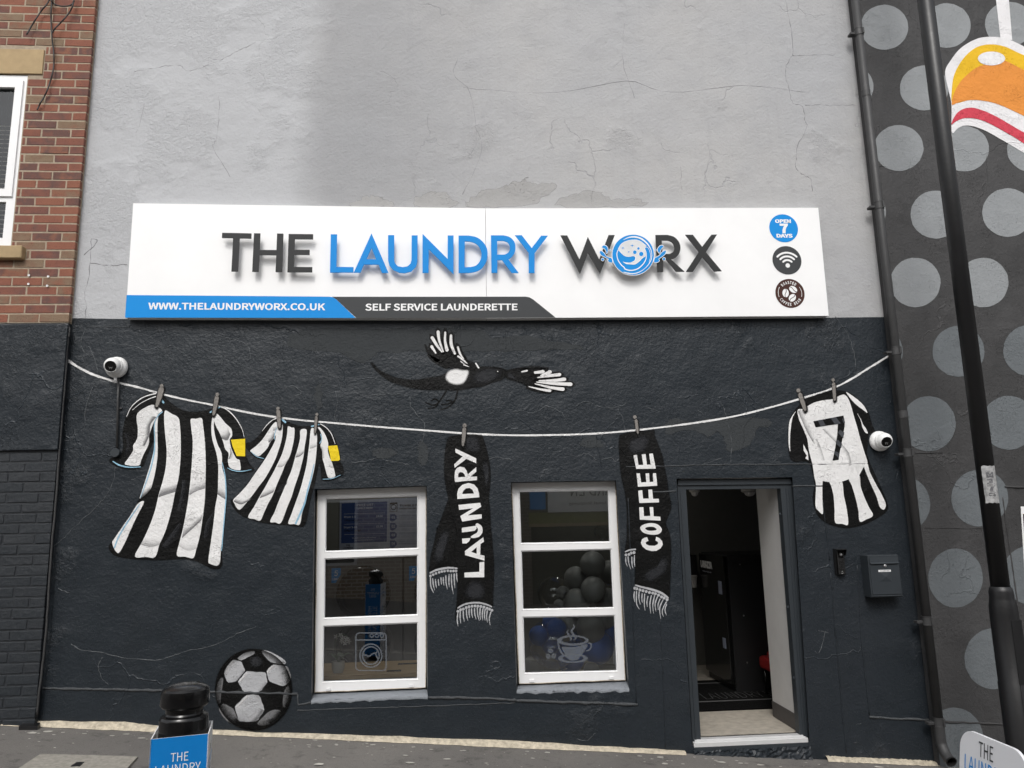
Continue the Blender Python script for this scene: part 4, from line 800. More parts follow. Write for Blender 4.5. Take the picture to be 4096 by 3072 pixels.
U = [(545, 303), (598, 303), (598, 520), (606, 548), (630, 572), (672, 580), (712, 573), (738, 550), (747, 520), (749, 305), (800, 305), (799, 530), (785, 578), (745, 617), (690, 632), (640, 628), (590, 605), (556, 565), (545, 520)]
raised(U, zB, m_letb)
raised([(843, 292), (1060, 510), (1060, 306), (1111, 306), (1111, 642), (897, 425), (895, 629), (842, 629)], zB, m_letb)
raised(sm_part([(1154, 307), (1240, 307), (1310, 322), (1365, 362), (1398, 415), (1405, 470), (1395, 530), (1355, 590), (1300, 620), (1240, 630), (1154, 630)], 1, 9), zB, m_letb, [sm_part([(1208, 357), (1250, 358), (1300, 375), (1335, 410), (1352, 465), (1340, 525), (1305, 565), (1255, 580), (1206, 580)], 1, 7)])
raised(sm_part([(1434, 305), (1540, 305), (1595, 320), (1635, 360), (1646, 410), (1636, 460), (1605, 500), (1583, 512), (1674, 630), (1613, 630), (1530, 519), (1490, 519), (1489, 629), (1438, 629)], 1, 7), zB, m_letb, [sm_part([(1488, 352), (1540, 352), (1580, 368), (1598, 405), (1590, 445), (1560, 468), (1530, 472), (1488, 472)], 1, 6)])
raised([(1642, 304), (1700, 304), (1786, 415), (1868, 308), (1926, 308), (1811, 459), (1811, 630), (1761, 630), (1761, 457)], zB, m_letb)
raised([(78, 260), (127, 261), (217, 438), (279, 272), (363, 438), (432, 258), (478, 258), (370, 543), (281, 392), (222, 545)], zc, m_letk)
raised(sm_part([(778, 258), (865, 257), (915, 272), (950, 308), (962, 352), (952, 395), (925, 425), (893, 438), (992, 528), (930, 528), (855, 437), (833, 437), (835, 530), (793, 530)], 1, 7), zc, m_letk, [sm_part([(824, 298), (868, 298), (902, 314), (918, 350), (908, 382), (880, 397), (830, 397)], 1, 5)])
raised([(998, 256), (1053, 256), (1122, 345), (1190, 256), (1232, 254), (1150, 385), (1267, 524), (1212, 527), (1125, 420), (1055, 529), (1002, 529), (1098, 383)], zc, m_letk)

# ---- drum-and-water emblem, a printed disc standing in front of the letters
EY = LTY-.012
emb = prism('emblem', [onp(ze(circ(1064, 660, 472, 458, 56)), EY)], .010, m_print_w, sign); emb['label'] = 'round blue emblem of swirling water in a drum'
def em(nm, p, m, lay, sm=True, n=4): 
    P = ze(p); P = catmull(P, True, n) if sm else P
    return flat(nm, [onp(P, EY-.0006*lay)], m, emb)
def es(nm, p, w_, m, lay):
    P = catmull(ze(p), False, 5); k = len(P); L = []; Q = []
    for i, q in enumerate(P):
        a, b = P[max(0, i-1)], P[min(k-1, i+1)]; dx, dy = b[0]-a[0], b[1]-a[1]; l = math.hypot(dx, dy) or 1
        u = i/(k-1)*(len(w_)-1); j = min(int(u), len(w_)-2); h = (w_[j]+(w_[j+1]-w_[j])*(u-j))/5.53*.5
        L.append((q[0]-dy/l*h, q[1]+dx/l*h)); Q.append((q[0]+dy/l*h, q[1]-dx/l*h))
    y = EY-.0006*lay
    return mesh(nm, onp(L, y)+onp(Q, y), [[i, i+1, k+i+1, k+i] for i in range(k-1)], m, emb)
em('ring', circ(1064, 660, 460, 446, 56), m_print_b, 1, False)
m_drum = plain('pale drum print', lin(.66, .67, .68), .45, var=.05)
em('drum', [(735, 540), (790, 440), (890, 370), (1060, 330), (1210, 355), (1320, 430), (1348, 480), (1328, 515), (1335, 570), (1355, 680), (1320, 690), (1270, 720), (1190, 800), (1100, 855), (1010, 850), (1090, 800), (1117, 740), (1100, 690), (1060, 680), (1000, 692), (920, 690), (850, 660), (790, 600)], m_drum, 2)
es('swirl', [(735, 545), (705, 640), (730, 770), (800, 880), (868, 940), (880, 968), (960, 1000), (1060, 1000), (1180, 960), (1290, 860), (1345, 760), (1358, 680)], [16, 20, 22, 24, 22, 14], m_print_w, 3)
es('swirl', [(845, 332), (950, 282), (1080, 262), (1230, 295), (1350, 385), (1425, 480), (1472, 600), (1470, 740), (1400, 880), (1300, 980), (1180, 1050), (1040, 1078), (900, 1055), (848, 1038)], [4, 22, 34, 34, 30, 16, 14, 18, 10, 14, 22, 22, 8], m_print_w, 3)
es('swirl', [(835, 808), (900, 845), (1010, 860), (1110, 858), (1200, 800), (1275, 722), (1335, 695)], [4, 26, 22, 14, 12, 10], m_print_w, 3)
es('swirl', [(735, 545), (850, 662), (930, 694), (1000, 694), (1060, 682), (1105, 695), (1118, 740), (1090, 795), (1000, 835), (900, 830), (835, 808)], [8, 12, 12, 12, 12, 12, 12, 8, 4], m_print_w, 3)
es('swirl', [(1362, 700), (1352, 600), (1322, 520), (1350, 490), (1400, 510), (1445, 620), (1448, 720), (1420, 810)], [8, 12, 12, 10, 10, 10, 6], m_print_w, 3)
es('swirl', [(735, 535), (790, 437), (890, 368), (1060, 328), (1210, 353), (1320, 430), (1365, 470)], [12, 12, 12, 12, 8], m_print_w, 3)
for x, y, r_ in ((1103, 602, 40), (1245, 640, 48), (1183, 518, 28)): em('bubble', circ(x, y, r_+9), m_print_w, 3, False); em('bubble', circ(x, y, r_), m_print_b, 4, False)
def star(x, y, a): return [(x+(a if k % 2 == 0 else a*.22)*math.cos(math.pi*k/4), y+(a if k % 2 == 0 else a*.22)*math.sin(math.pi*k/4)) for k in range(8)]
for x, y, a in ((838, 508, 45), (1045, 455, 52), (968, 594, 32)): em('sparkle', star(x, y, a+16), m_print_w, 3, False); em('sparkle', star(x, y, a), m_print_b, 4, False)
for s_ in ([(380, 480), (410, 455), (460, 460), (500, 510), (505, 580), (480, 630), (465, 570), (430, 520), (385, 500)], [(330, 590), (360, 575), (420, 620), (470, 690), (540, 720), (588, 740), (605, 825), (550, 822), (507, 790), (520, 752), (450, 710), (370, 670), (335, 620)], [(1735, 470), (1700, 450), (1650, 470), (1610, 530), (1618, 590), (1652, 618), (1665, 570), (1700, 510)], [(1790, 575), (1765, 570), (1700, 610), (1650, 670), (1590, 710), (1548, 730), (1530, 820), (1600, 822), (1640, 790), (1630, 748), (1700, 700), (1770, 640)]):
    P = catmull(ze(s_), True, 4)
    prism('splash', [onp(grow(P, 2.2), EY-.0004)], .006, m_print_w, emb); flat('splash', [onp(P, EY-.0012)], m_print_b, emb)
for x, y, r_ in ((392, 762, 28), (553, 560, 14), (1748, 750, 28), (1565, 553, 13)):
    prism('droplet', [onp(ze(circ(x, y, r_+10, n=18)), EY-.0005)], .006, m_print_w, emb); flat('droplet', [onp(ze(circ(x, y, r_, n=18)), EY-.0013)], m_print_b, emb)

# ---- three round badges printed on the panel
BY = SY-.0035
def badge(c, r_, m, nm):
    a = W(*zk([(c[0]-r_, c[1])])[0], BY); b = W(*zk([(c[0]+r_, c[1])])[0], BY); ctr = W(*zk([c])[0], BY); rad = (b-a).length/2
    o = flat(nm, [[ctr+Vector((rad*math.cos(2*math.pi*i/48), 0, rad*math.sin(2*math.pi*i/48))) for i in range(48)]], m, sign)
    return o, (lambda u, v, l=1: ctr+Vector((u*rad, -.0007*l, v*rad)))
def bq(F, x0, x1, z1, z0): return lambda u, v: F(x0+(x1-x0)*u, z1+(z0-z1)*v)
b1, F1 = badge((432, 350), 216, m_print_b, 'open_badge'); b1['label'] = 'blue round badge reading OPEN 7 DAYS'
lettering('badge_text', 'OPEN', bq(F1, -.56, .55, .64, .37), m_print_w, b1, .022); lettering('badge_text', '7', bq(F1, -.26, .32, .33, -.36), m_print_w, b1, .022); lettering('badge_text', 'DAYS', bq(F1, -.55, .57, -.40, -.68), m_print_w, b1, .022)
b2_, F2 = badge((482, 833), 218, m_print_k, 'wifi_badge'); b2_['label'] = 'charcoal round badge with a wireless symbol'
def arcband(F, cx, cz, r0, r1, a0, a1, m, par, nm, l=1, n=18):
    v = []; 
    rm, h = (r0+r1)/2, (r1-r0)/2; L = []; Q = []
    for i in range(n+1):
        a = a0+(a1-a0)*i/n; L.append((cx+r1*math.cos(a), cz+r1*math.sin(a))); Q.append((cx+r0*math.cos(a), cz+r0*math.sin(a)))
    e1 = (cx+rm*math.cos(a1), cz+rm*math.sin(a1)); e0 = (cx+rm*math.cos(a0), cz+rm*math.sin(a0))
    c1 = [(e1[0]+h*math.cos(a1+math.pi*k/5), e1[1]+h*math.sin(a1+math.pi*k/5)) for k in range(1, 5)]
    c0 = [(e0[0]+h*math.cos(a0+math.pi+math.pi*k/5), e0[1]+h*math.sin(a0+math.pi+math.pi*k/5)) for k in range(1, 5)]
    return flat(nm, [[F(*p, l) for p in L+c1+Q[::-1]+c0]], m, par)
for rr in (.40, .66, .92): arcband(F2, .02, -.39, rr-.065, rr+.065, R(44), R(136), m_print_w, b2_, 'wifi_arc')
flat('wifi_dot', [[F2(.02+.155*math.cos(2*math.pi*i/20), -.37+.155*math.sin(2*math.pi*i/20)) for i in range(20)]], m_print_w, b2_)
b3, F3 = badge((528, 1332), 220, m_print_br, 'coffee_badge'); b3['label'] = 'brown round badge with three coffee beans'
def arctext(body, F, r_in, r_out, a0, a1, inward, par, m):
    n = len(body)
    for i, ch in enumerate(body):
        if ch == ' ': continue
        am = a0+(a1-a0)*(i+.5)/n; wd = abs(a1-a0)/n*.40*(r_in+r_out)/2*2
        wd *= .45 if ch == 'I' else .80
        if not inward: fm = lambda u, v, am=am, wd=wd: F((r_out+(r_in-r_out)*v)*math.cos(am)+(u-.5)*wd*math.sin(am), (r_out+(r_in-r_out)*v)*math.sin(am)-(u-.5)*wd*math.cos(am))
        else: fm = lambda u, v, am=am, wd=wd: F((r_in+(r_out-r_in)*v)*math.cos(am)-(u-.5)*wd*math.sin(am), (r_in+(r_out-r_in)*v)*math.sin(am)+(u-.5)*wd*math.cos(am))
        lettering('badge_letter', ch, fm, m, par, .012)
arctext('ROASTED', F3, .65, .85, R(137), R(50), False, b3, m_print_w)
arctext('COFFEE BEAN', F3, .66, .86, R(207), R(330), True, b3, m_print_w)
arcband(F3, 0, 0, .79, .82, R(148), R(197), m_print_w, b3, 'badge_line'); arcband(F3, 0, 0, .79, .82, R(-17), R(32), m_print_w, b3, 'badge_line')
for cx, cz, an in ((-.30, .02, 85), (.24, .27, -35), (.13, -.31, 50)):
    a = R(an); E_ = lambda x, y, l=1: F3(cx+x*math.cos(a)-y*math.sin(a), cz+x*math.sin(a)+y*math.cos(a), l)
    flat('coffee_bean', [[E_(.29*math.cos(2*math.pi*i/24), .22*math.sin(2*math.pi*i/24)) for i in range(24)]], m_print_w, b3)
    L = [(-.31+.62*i/10, .045*math.sin(i/10*2*math.pi)) for i in range(11)]
    flat('bean_crease', [[E_(x, y+.022, 2) for x, y in L]+[E_(x, y-.022, 2) for x, y in L[::-1]]], m_print_br, b3)
# ================================================================ brick neighbour on the left
NY = -.06; XS = -3.125; CH = .0767; ZB = 3.395                   # brick face, corner, course height, paint line
nb = thing('brick_house', (-4.5, -.06, 0.3), 'red brick house with white window, painted navy at the bottom', 'building')
wtop, wbot = W(111, 305, NY).z, W(55, 985, NY).z; wxr = W(90, 500, NY).x
lz0, lz1, lxr = W(170, 298, NY).z, W(174, 200, NY).z, W(174, 250, NY).x
sz0, sz1, sxr = W(100, 1041, NY).z, W(100, 985, NY).z, W(102, 1010, NY).x
w_up = prism('wall', [[Vector((-7, NY+.005, ZB)), Vector((XS-.004, NY+.005, ZB)), Vector((XS-.004, NY+.005, 8.4)), Vector((-7, NY+.005, 8.4))], [Vector((-4.9, NY+.005, wbot)), Vector((wxr, NY+.005, wbot)), Vector((wxr, NY+.005, lz0)), Vector((-4.9, NY+.005, lz0))]], .3, m_mortar, nb); w_up['label'] = 'red brick wall with sand mortar'
w_lo = box('wall', -7.0, XS-.004, NY+.006, 8.5, -.2, ZB-.002, m_dmortar, nb); w_lo['label'] = 'navy painted brick wall'
box('roof', -7.0, XS, NY-.12, 8.6, 8.4, 8.6, m_slab, nb)
def brick_mesh(L, h, d, seed, bev=.003):
    rnd = random.Random(seed); bm = bmesh.new(); v, f = box_data(-L/2, L/2, -d, .03, -h/2, h/2); vv = [bm.verts.new(p+Vector((rnd.uniform(-.002, .002), rnd.uniform(-.0015, .0015) if p.y < 0 else 0, rnd.uniform(-.0016, .0016)))) for p in v]
    for q in f: bm.faces.new([vv[i] for i in q])
    bmesh.ops.recalc_face_normals(bm, faces=bm.faces)
    bmesh.ops.bevel(bm, geom=[e for e in bm.edges], offset=bev, segments=1, affect='EDGES')
    me = bpy.data.meshes.new('brick'); bm.to_mesh(me); bm.free(); return me
BM = {}
def brick(xr, L, z, h, m, par, d, key):
    k = (round(L, 3), round(h, 3), key, random.randrange(4))
    if k not in BM: BM[k] = brick_mesh(L, h, d, hash(k) & 9999); BM[k].materials.append(m)
    o = bpy.data.objects.new('brick', BM[k]); C.objects.link(o); o.location = (xr-L/2, NY+.0075+random.uniform(-.0015, .0015), z); adopt(o, par)
SL = .238; J = .0125
def courses(z_from, up_, n, m, par, d, key, xmin=-3.95, obstacles=True, h=CH):
    for c in range(n):
        z = z_from+(c+.5)*h if up_ else z_from-(c+.5)*h
        x = XS; first = True; c2 = c % 2
        while x > xmin:
            L = (SL-J)/2-J/2 if (first and c2) else SL-J
            first = False; a, b = x-L, x
            hidden = False
            if obstacles:
                lim = -99
                if lz0-.01 < z < lz1+.01: lim = lxr
                elif wbot < z <= lz0-.01: lim = wxr
                elif sz0-.01 < z <= sz1+.01: lim = sxr
                if b <= lim+.02: hidden = True
                elif a < lim: a = lim+J*.6
            if hidden: break
            brick(b, b-a, z, h-J, m, par, d, key); x = a-J
courses(ZB, True, 64, m_brick, w_up, .006, 'r', -3.95, True)
courses(ZB-.96, False, 29, m_dbrick, w_lo, .0075, 'd', -3.75, False, .0785)
# board over the top of the painted part
pnl = box('fascia_board', -7.0, XS+.006, NY-.020, NY+.004, W(230, 1800, NY).z, W(268, 1300, NY).z, m_lower, nb, .006, 2); pnl['label'] = 'navy painted flat board below the bricks'
# stone lintel, stone sill, white window with blinds
box('lintel', -5.2, lxr, NY-.008, NY+.03, lz0, lz1, m_stone, nb, .004, 1)
box('window_sill', -5.2, sxr, NY-.055, NY+.05, sz0, sz1-.012, m_stone, nb, .006, 1)
hx0 = -4.9
hw = prism('window', [[Vector((hx0, NY+.012, wbot+.008)), Vector((wxr-.003, NY+.012, wbot+.008)), Vector((wxr-.003, NY+.012, lz0-.006)), Vector((hx0, NY+.012, lz0-.006))],
                      [Vector((hx0+.1, NY+.012, W(60, 765, NY).z)), Vector((wxr-.075, NY+.012, W(60, 765, NY).z)), Vector((wxr-.075, NY+.012, lz0-.12)), Vector((hx0+.1, NY+.012, lz0-.12))],
                      [Vector((hx0+.1, NY+.012, wbot+.075)), Vector((wxr-.075, NY+.012, wbot+.075)), Vector((wxr-.075, NY+.012, W(60, 805, NY).z)), Vector((hx0+.1, NY+.012, W(60, 805, NY).z))]], .05, m_pvc, nb)
hw['label'] = 'white casement window with slatted blinds'
zmid0, zmid1 = W(60, 765, NY).z, W(60, 805, NY).z
casem = prism('casement', [[Vector((hx0+.03, NY-.004, zmid0-.045)), Vector((wxr-.028, NY-.004, zmid0-.045)), Vector((wxr-.028, NY-.004, lz0-.06)), Vector((hx0+.03, NY-.004, lz0-.06))],
                           [Vector((hx0+.1, NY-.004, zmid0+.02)), Vector((wxr-.09, NY-.004, zmid0+.02)), Vector((wxr-.09, NY-.004, lz0-.125)), Vector((hx0+.1, NY-.004, lz0-.125))]], .016, m_pvc, hw)
for a, b in ((zmid0+.01, lz0-.11), (wbot+.07, zmid1+.002)): flat('pane', [[Vector((hx0+.09, NY+.034, a)), Vector((wxr-.07, NY+.034, a)), Vector((wxr-.07, NY+.034, b)), Vector((hx0+.09, NY+.034, b))]], m_glass1, hw)
m_blind = plain('blind slat', lin(.34, .31, .27), .6, var=.08); m_void = plain('dark interior', lin(.012, .012, .013), .9)
box('room_back', hx0+.05, wxr-.01, NY+.16, NY+.17, wbot, lz0, m_void, hw)
k = 0; z = wbot+.06
sl_me = None
while z < lz0-.42:
    if sl_me is None:
        v, f = box_data(hx0+.08, wxr-.06, -.012, .012, -.0016, .0016); ca, sa = math.cos(R(38)), math.sin(R(38))
        v = [Vector((p.x, p.y*ca-p.z*sa, p.y*sa+p.z*ca)) for p in v]; sl_me = bpy.data.meshes.new('blind_slat'); sl_me.from_pydata([tuple(p) for p in v], [], f); sl_me.materials.append(m_blind)
    o = bpy.data.objects.new('blind_slat', sl_me); C.objects.link(o); o.location = (0, NY+.075, z); adopt(o, hw); z += .040
for dx in (.17, .5): tube('blind_cord', [Vector((wxr-dx, NY+.058, wbot+.05)), Vector((wxr-dx, NY+.058, lz0-.05))], .0025, m_cable, hw, 6)
# wall plugs in two bricks
for p in ((116, 1101), (193, 1106), (114, 1136), (189, 1143)):
    c = W(p[0], p[1], NY-.006); lathe('wall_plug', [(.0, .0), (.004, 0), (.004, .003), (.009, .004), (.009, .0)], m_pvc, nb, 12, c, Vector((0, -1, 0)))

# loose cables
cb = lambda pts, y=NY-.02, r=.006: tube('cable', [W(p[0], p[1], y-.01*math.sin(i)) for i, p in enumerate(catmull(z00(pts), False, 5))], r, m_cable, None, 7)
grp(cb([(440, -150), (447, 0), (440, 150), (450, 330), (465, 470), (462, 590), (430, 720), (390, 820), (350, 890), (322, 948)], NY-.025), 'longest loose black cable dangling down the red brick wall', 'cable')
grp(cb([(640, -150), (638, 0), (610, 90), (540, 180), (480, 240), (455, 280)], NY-.05), 'black cable curving down to join the longest one', 'cable')
grp(cb([(470, -100), (415, 20), (360, 90), (300, 180), (230, 298)], NY-.04), 'short straight black cable end slanting away across the bricks', 'cable')
grp(cb([(440, 0), (470, 35), (540, 55), (610, 45), (640, 10)], NY-.045), 'short looped black cable tie between two dangling cables', 'cable')
o = tube('wall_cable', [W(p[0]+random.uniform(-1, 1), p[1], -.052) for p in catmull([(-30, 1296), (100, 1304), (215, 1303), (262, 1296), (277, 1315), (275, 1345), (270, 1365), (262, 1500), (250, 1650), (238, 1800), (228, 1950), (215, 2100), (205, 2200), (192, 2420), (180, 2570), (168, 2680), (158, 2760), (148, 2860)], False, 4)], .008, m_pipe, None, 7)
grp(o, 'thin painted cable running down the joint beside the brick house', 'cable')

# ================================================================ dotted mural building on the right
RY = -.05; XR0 = 3.745
rb = thing('mural_building', (5, 0, -.25), 'dark charcoal building painted with pale grey dots and an orange lamp', 'building')
wr = prism('wall', [[Vector((XR0, RY, -.9)), Vector((9, RY, -.9)), Vector((9, RY, 8.6)), Vector((XR0, RY, 8.6))]], 8, m_rwall, rb); wr['label'] = 'dark charcoal rendered wall with painted dots'
box('roof', XR0, 9, RY-.1, 8, 8.6, 8.8, m_slab, rb)
dots = [(3537, 109, 96, 90), (3787, 102, 96, 89), (4037, 96, 97, 89), (3397, 347, 97, 90), (3697, 352, 98, 90), (3595, 592, 99, 92), (3857, 595, 99, 91), (4127, 597, 99, 91), (3743, 858, 101, 96), (4031, 850, 102, 97), (3444, 847, 100, 96), (3661, 1130, 101, 99), (3933, 1130, 101, 99), (4200, 1130, 101, 99), (3834, 1405, 104, 102), (4117, 1402, 104, 102), (3507, 1407, 104, 102), (3714, 1695, 109, 110), (4035, 1691, 108, 108), (3611, 2017, 110, 112), (3919, 1992, 114, 114), (4222, 1990, 114, 114), (3822, 2312, 109, 118), (4120, 2300, 112, 117), (3975, 2635, 117, 122), (3815, 2955, 118, 125), (3690, 2640, 0, 0)]
for x, y, rx, ry in dots:
    if rx == 0: continue
    P = [W(p[0]+random.uniform(-.8, .8), p[1]+random.uniform(-.8, .8), RY-.002) for p in circ(x, y, rx, ry, 44)]
    P = [Vector((max(p.x, XR0+.012), p.y, p.z)) for p in P]
    if max(p.x for p in P) < XR0+.05: continue
    flat('painted_dot', [P], m_dot_lit if y < 1200 else m_dot, wr)
def rp(nm, pts, m, lay, sm=True):
    P = z30(pts); P = catmull(P, True, 5) if sm else P
    return flat(nm, [onp(P, RY-.003-.001*lay)], m, wr)
lampb = rp('painted_lamp', [(1530, 620), (1580, 520), (1650, 430), (1740, 365), (1840, 325), (1950, 318), (2060, 335), (2160, 375), (2300, 450), (2600, 610), (2700, 800), (2900, 1750), (2700, 1620), (2450, 1450), (2212, 1320), (2050, 1225), (1900, 1140), (1790, 1095), (1700, 1085), (1640, 1110), (1595, 1150), (1585, 1080), (1585, 900), (1560, 780)], m_mwh, 1); lampb['label'] = 'orange and yellow lamp shade painted in the mural'
rp('shade_band', [(1588, 880), (1590, 760), (1605, 660), (1650, 560), (1720, 470), (1810, 405), (1920, 383), (2040, 400), (2150, 450), (2300, 520), (2600, 700), (2700, 1300), (2400, 1080), (2212, 985), (2000, 900), (1860, 868), (1740, 865), (1640, 890)], m_mye, 2)
rp('shade_band', [(1590, 905), (1600, 830), (1640, 740), (1700, 665), (1800, 585), (1900, 550), (2030, 520), (2212, 605), (2600, 800), (2700, 1320), (2400, 1100), (2212, 1002), (2000, 905), (1860, 870), (1740, 865), (1640, 888)], m_mor, 3)
rp('shade_band', [(1585, 1075), (1610, 1010), (1660, 955), (1740, 930), (1830, 945), (1960, 1000), (2100, 1080), (2212, 1145), (2600, 1360), (2650, 1560), (2212, 1240), (2050, 1140), (1900, 1060), (1800, 1025), (1700, 1020), (1630, 1045)], m_mpk, 4)
rp('shade_highlight', circ(1931, 505, 118, 60, 26), m_mwh, 5, False)
rp('lamp_cord', [(1960, -300), (2075, -300), (2082, 0), (2110, 345), (2010, 345), (1970, 0)], m_mwh, 2, False)
# relief on this wall: ledges and the edge of a window
def rled(pts, r): return ledge(pts, r, 'render_ledge', wr, m_rwall, RY)
rled([(3772, 2887), (3880, 2891), (4008, 2896), (4200, 2900)], .009); rled([(3660, 1812), (3770, 1810)], .006); rled([(4018, 1947), (4096, 1950), (4300, 1955)], .012); rled([(4010, 1990), (4045, 2240), (4090, 2560), (4140, 2900)], .007); rled([(3700, 2110), (3800, 2113), (4000, 2112)], .004)
rwn = prism('window', [onp([(4083, 2026), (4300, 2026), (4330, 2560), (4115, 2560)], RY-.004)], .003, m_pvc, rb); flat('pane', [onp([(4092, 2056), (4300, 2056), (4330, 2540), (4122, 2540)], RY-.006)], m_dark, rwn)

# ================================================================ rainwater pipe in the corner
PYY = RY-.06
dp = thing('drainpipe', (3.75, PYY, .0), 'charcoal rainwater downpipe fixed in the corner between the two buildings', 'drainpipe')
ax = [W(3411, -150, PYY), W(3411, 0, PYY), W(3495, 768, PYY), W(3600, 1536, PYY), W(3696, 2304, PYY), W(3762, 2906, PYY)]
pxm = sum(p.x for p in ax)/len(ax); zlow = W(3762, 2906, PYY).z
tube('pipe', [Vector((pxm, PYY, 8.3)), Vector((pxm, PYY, zlow))], .036, m_pipe, dp, 24)
se = W(3806, 3048, PYY-.11); z9 = zlow-.10
sp = [Vector((pxm, PYY, zlow+.01)), Vector((pxm, PYY, z9)), Vector((pxm+(se.x-pxm)*.10, PYY-.012, z9+(se.z-z9)*.36)), Vector((pxm+(se.x-pxm)*.45, PYY-.05, z9+(se.z-z9)*.76)), se]
sp = [Vector(p) for p in catmull([tuple(p) for p in sp], False, 4)]
tube('shoe', sp, .0385, m_pipe, dp, 24, False)
e = sp[-1]; d_ = (sp[-1]-sp[-2]).normalized(); lathe('shoe_mouth', [(.0385, -.01), (.042, -.004), (.042, .002), (.035, .002), (.033, -.06), (.0, -.06)], m_cable, dp, 24, e, d_)
for y_ in (130, 823, 1404, 1811, 2482, 2887, 3700):
    zc_ = W(3411+350*y_/2906, y_, PYY).z
    lathe('bracket', [(.036, -.035), (.0405, -.035), (.0405, -.028), (.0385, -.026), (.0385, .026), (.0405, .028), (.0405, .035), (.036, .035)], m_pipe, dp, 24, Vector((pxm, PYY, zc_)))
    box('bracket_lug', pxm-.085, pxm-.03, PYY-.006, PYY+.05, zc_-.022, zc_+.0, m_pipe, dp, .003, 1)
    box('bracket_clip', pxm+.012, pxm+.030, PYY-.044, PYY-.030, zc_-.03, zc_+.03, m_pipe, dp, .002, 1)
for y_ in (376, 1658, 2960): lathe('collar', [(.036, -.03), (.0385, -.03), (.0385, .03), (.036, .031)], m_pipe, dp, 24, Vector((pxm, PYY, W(3411+350*y_/2906, y_, PYY).z)))

# ================================================================ lamp column with base sleeve
PLY = -.9; plx = W(3990, 2304, PLY).x+.01; gzp = ground_z(plx)
lp = thing('lamp_column', (plx, PLY, gzp), 'black street lamp column with worn white number sticker', 'lamp post')
zj = W(4010, 2345, PLY).z
lathe('base_sleeve', [(.0, 0), (.0925, 0), (.0925, zj-gzp-.65), (.0895, zj-gzp-.645), (.0895, zj-gzp-.20), (.087, zj-gzp-.135), (.080, zj-gzp-.095), (.0765, zj-gzp-.07), (.0765, zj-gzp-.035), (.071, zj-gzp-.012), (.0615, zj-gzp)], m_pole, lp, 36, Vector((plx, PLY, gzp)))
lean = Vector((.045, 0, 7.2))
tube('shaft', [Vector((plx, PLY, zj-.02)), Vector((plx+.045, PLY, 8.6))], .0605, m_pole, lp, 36)
tube('arm', [Vector((plx+.045, PLY, 8.58)), Vector((plx+.05, PLY-.25, 8.8)), Vector((plx+.05, PLY-.9, 8.9))], .04, m_pole, lp, 16)
box('lantern', plx-.09, plx+.19, PLY-1.5, PLY-.85, 8.83, 8.95, m_pole, lp, .03)
prism('base_door', [[Vector((plx-.02, PLY-.091, gzp+.35)), Vector((plx+.055, PLY-.091, gzp+.35)), Vector((plx+.055, PLY-.091, zj-.22)), Vector((plx-.02, PLY-.091, zj-.22))]], .03, m_pole, lp)
# number sticker: curved plate on the shaft
zt1, zt0 = W(3935, 1865, PLY).z, W(3955, 2012, PLY).z
def on_shaft(a, z, off=.0012): return Vector((plx+.03*(z-zj)/7.2+(.0605+off)*math.sin(a), PLY-(.0605+off)*math.cos(a), z))
n = 10; v = []; f = []
A0, A1 = R(-58), R(48)
rows = 12
for i in range(rows+1):
    for j in range(n+1):
        a = A0+(A1-A0)*j/n + (random.uniform(-.10, .02) if j == n else (random.uniform(-.03, .03) if j == 0 else 0)); v.append(on_shaft(a, zt0+(zt1-zt0)*i/rows+(random.uniform(-.004, .004) if i in (0, rows) else 0)))
for i in range(rows):
    for j in range(n): f.append([i*(n+1)+j, i*(n+1)+j+1, (i+1)*(n+1)+j+1, (i+1)*(n+1)+j])
m_stick = plain('worn sticker', lin(.46, .46, .46), .6, var=.3, scale=30); m_stxt = plain('faded sticker print', lin(.12, .12, .13), .6, var=.2)
stk = mesh('number_sticker', v, f, m_stick, lp, True)
for i, ch in enumerate('M176'):
    zc1 = zt1-(zt1-zt0)*(.25+.175*i); hh = (zt1-zt0)*.075
    lettering('sticker_text', ch, lambda u, v_, zc1=zc1: on_shaft(R(-34)+R(46)*u, zc1+hh-2*hh*v_, .0022), m_stxt, stk, .03)

# ================================================================ security cameras
def seccam(px, py, aim, label, conduit=None):
    c = W(px, py, 0); root = thing('security_camera', c, label, 'security camera', 'security cameras on the wall')
    K = 1.32
    nrm = Vector((0, -1, 0))
    lathe('base', [(a_*K, b_*K) for a_, b_ in [(0, 0), (.050, 0), (.062, .006), (.066, .016), (.064, .030), (.058, .042), (.050, .050), (.044, .054), (0, .054)]], m_camw, root, 40, c, nrm)
    bc = c+nrm*.060*K
    lathe('collar', [(a_*K, b_*K) for a_, b_ in [(.045, -.012), (.052, -.006), (.053, .004), (.047, .012)]], m_camw, root, 40, bc, nrm)
    a = Vector(aim).normalized()
    prof = [(0, -.048)]+[(.048*math.sin(math.pi*t/16), -.048*math.cos(math.pi*t/16)) for t in range(1, 13)]+[(.034, .034), (.0325, .0325)]
    prof = [(a_*K, b_*K) for a_, b_ in prof]; lathe('ball', prof, m_camw, root, 40, bc+nrm*.014*K, a)
    fc = lathe('lens_face', [(a_*K, b_*K) for a_, b_ in [(0, .0332), (.0325, .0332), (.0332, .0325)]], m_dark, root, 32, bc+nrm*.014*K, a)
    sx = a.orthogonal().normalized(); sx = a.cross(Vector((0, 0, 1))).normalized(); sz = sx.cross(a)
    o0 = bc+nrm*.014*K+a*.0345*K
    for ux in (-.006, .006): lathe('led', [(0, 0), (.0035, 0), (.0035, .001), (0, .0015)], m_alu, root, 10, o0-sz*.017+sx*ux, a)
    mesh('lens_bar', [o0+sx*-.013-sz*.009, o0+sx*.013-sz*.009, o0+sx*.013-sz*.0075, o0+sx*-.013-sz*.0075], [[0, 1, 2, 3]], m_camw, root)
    return root, c
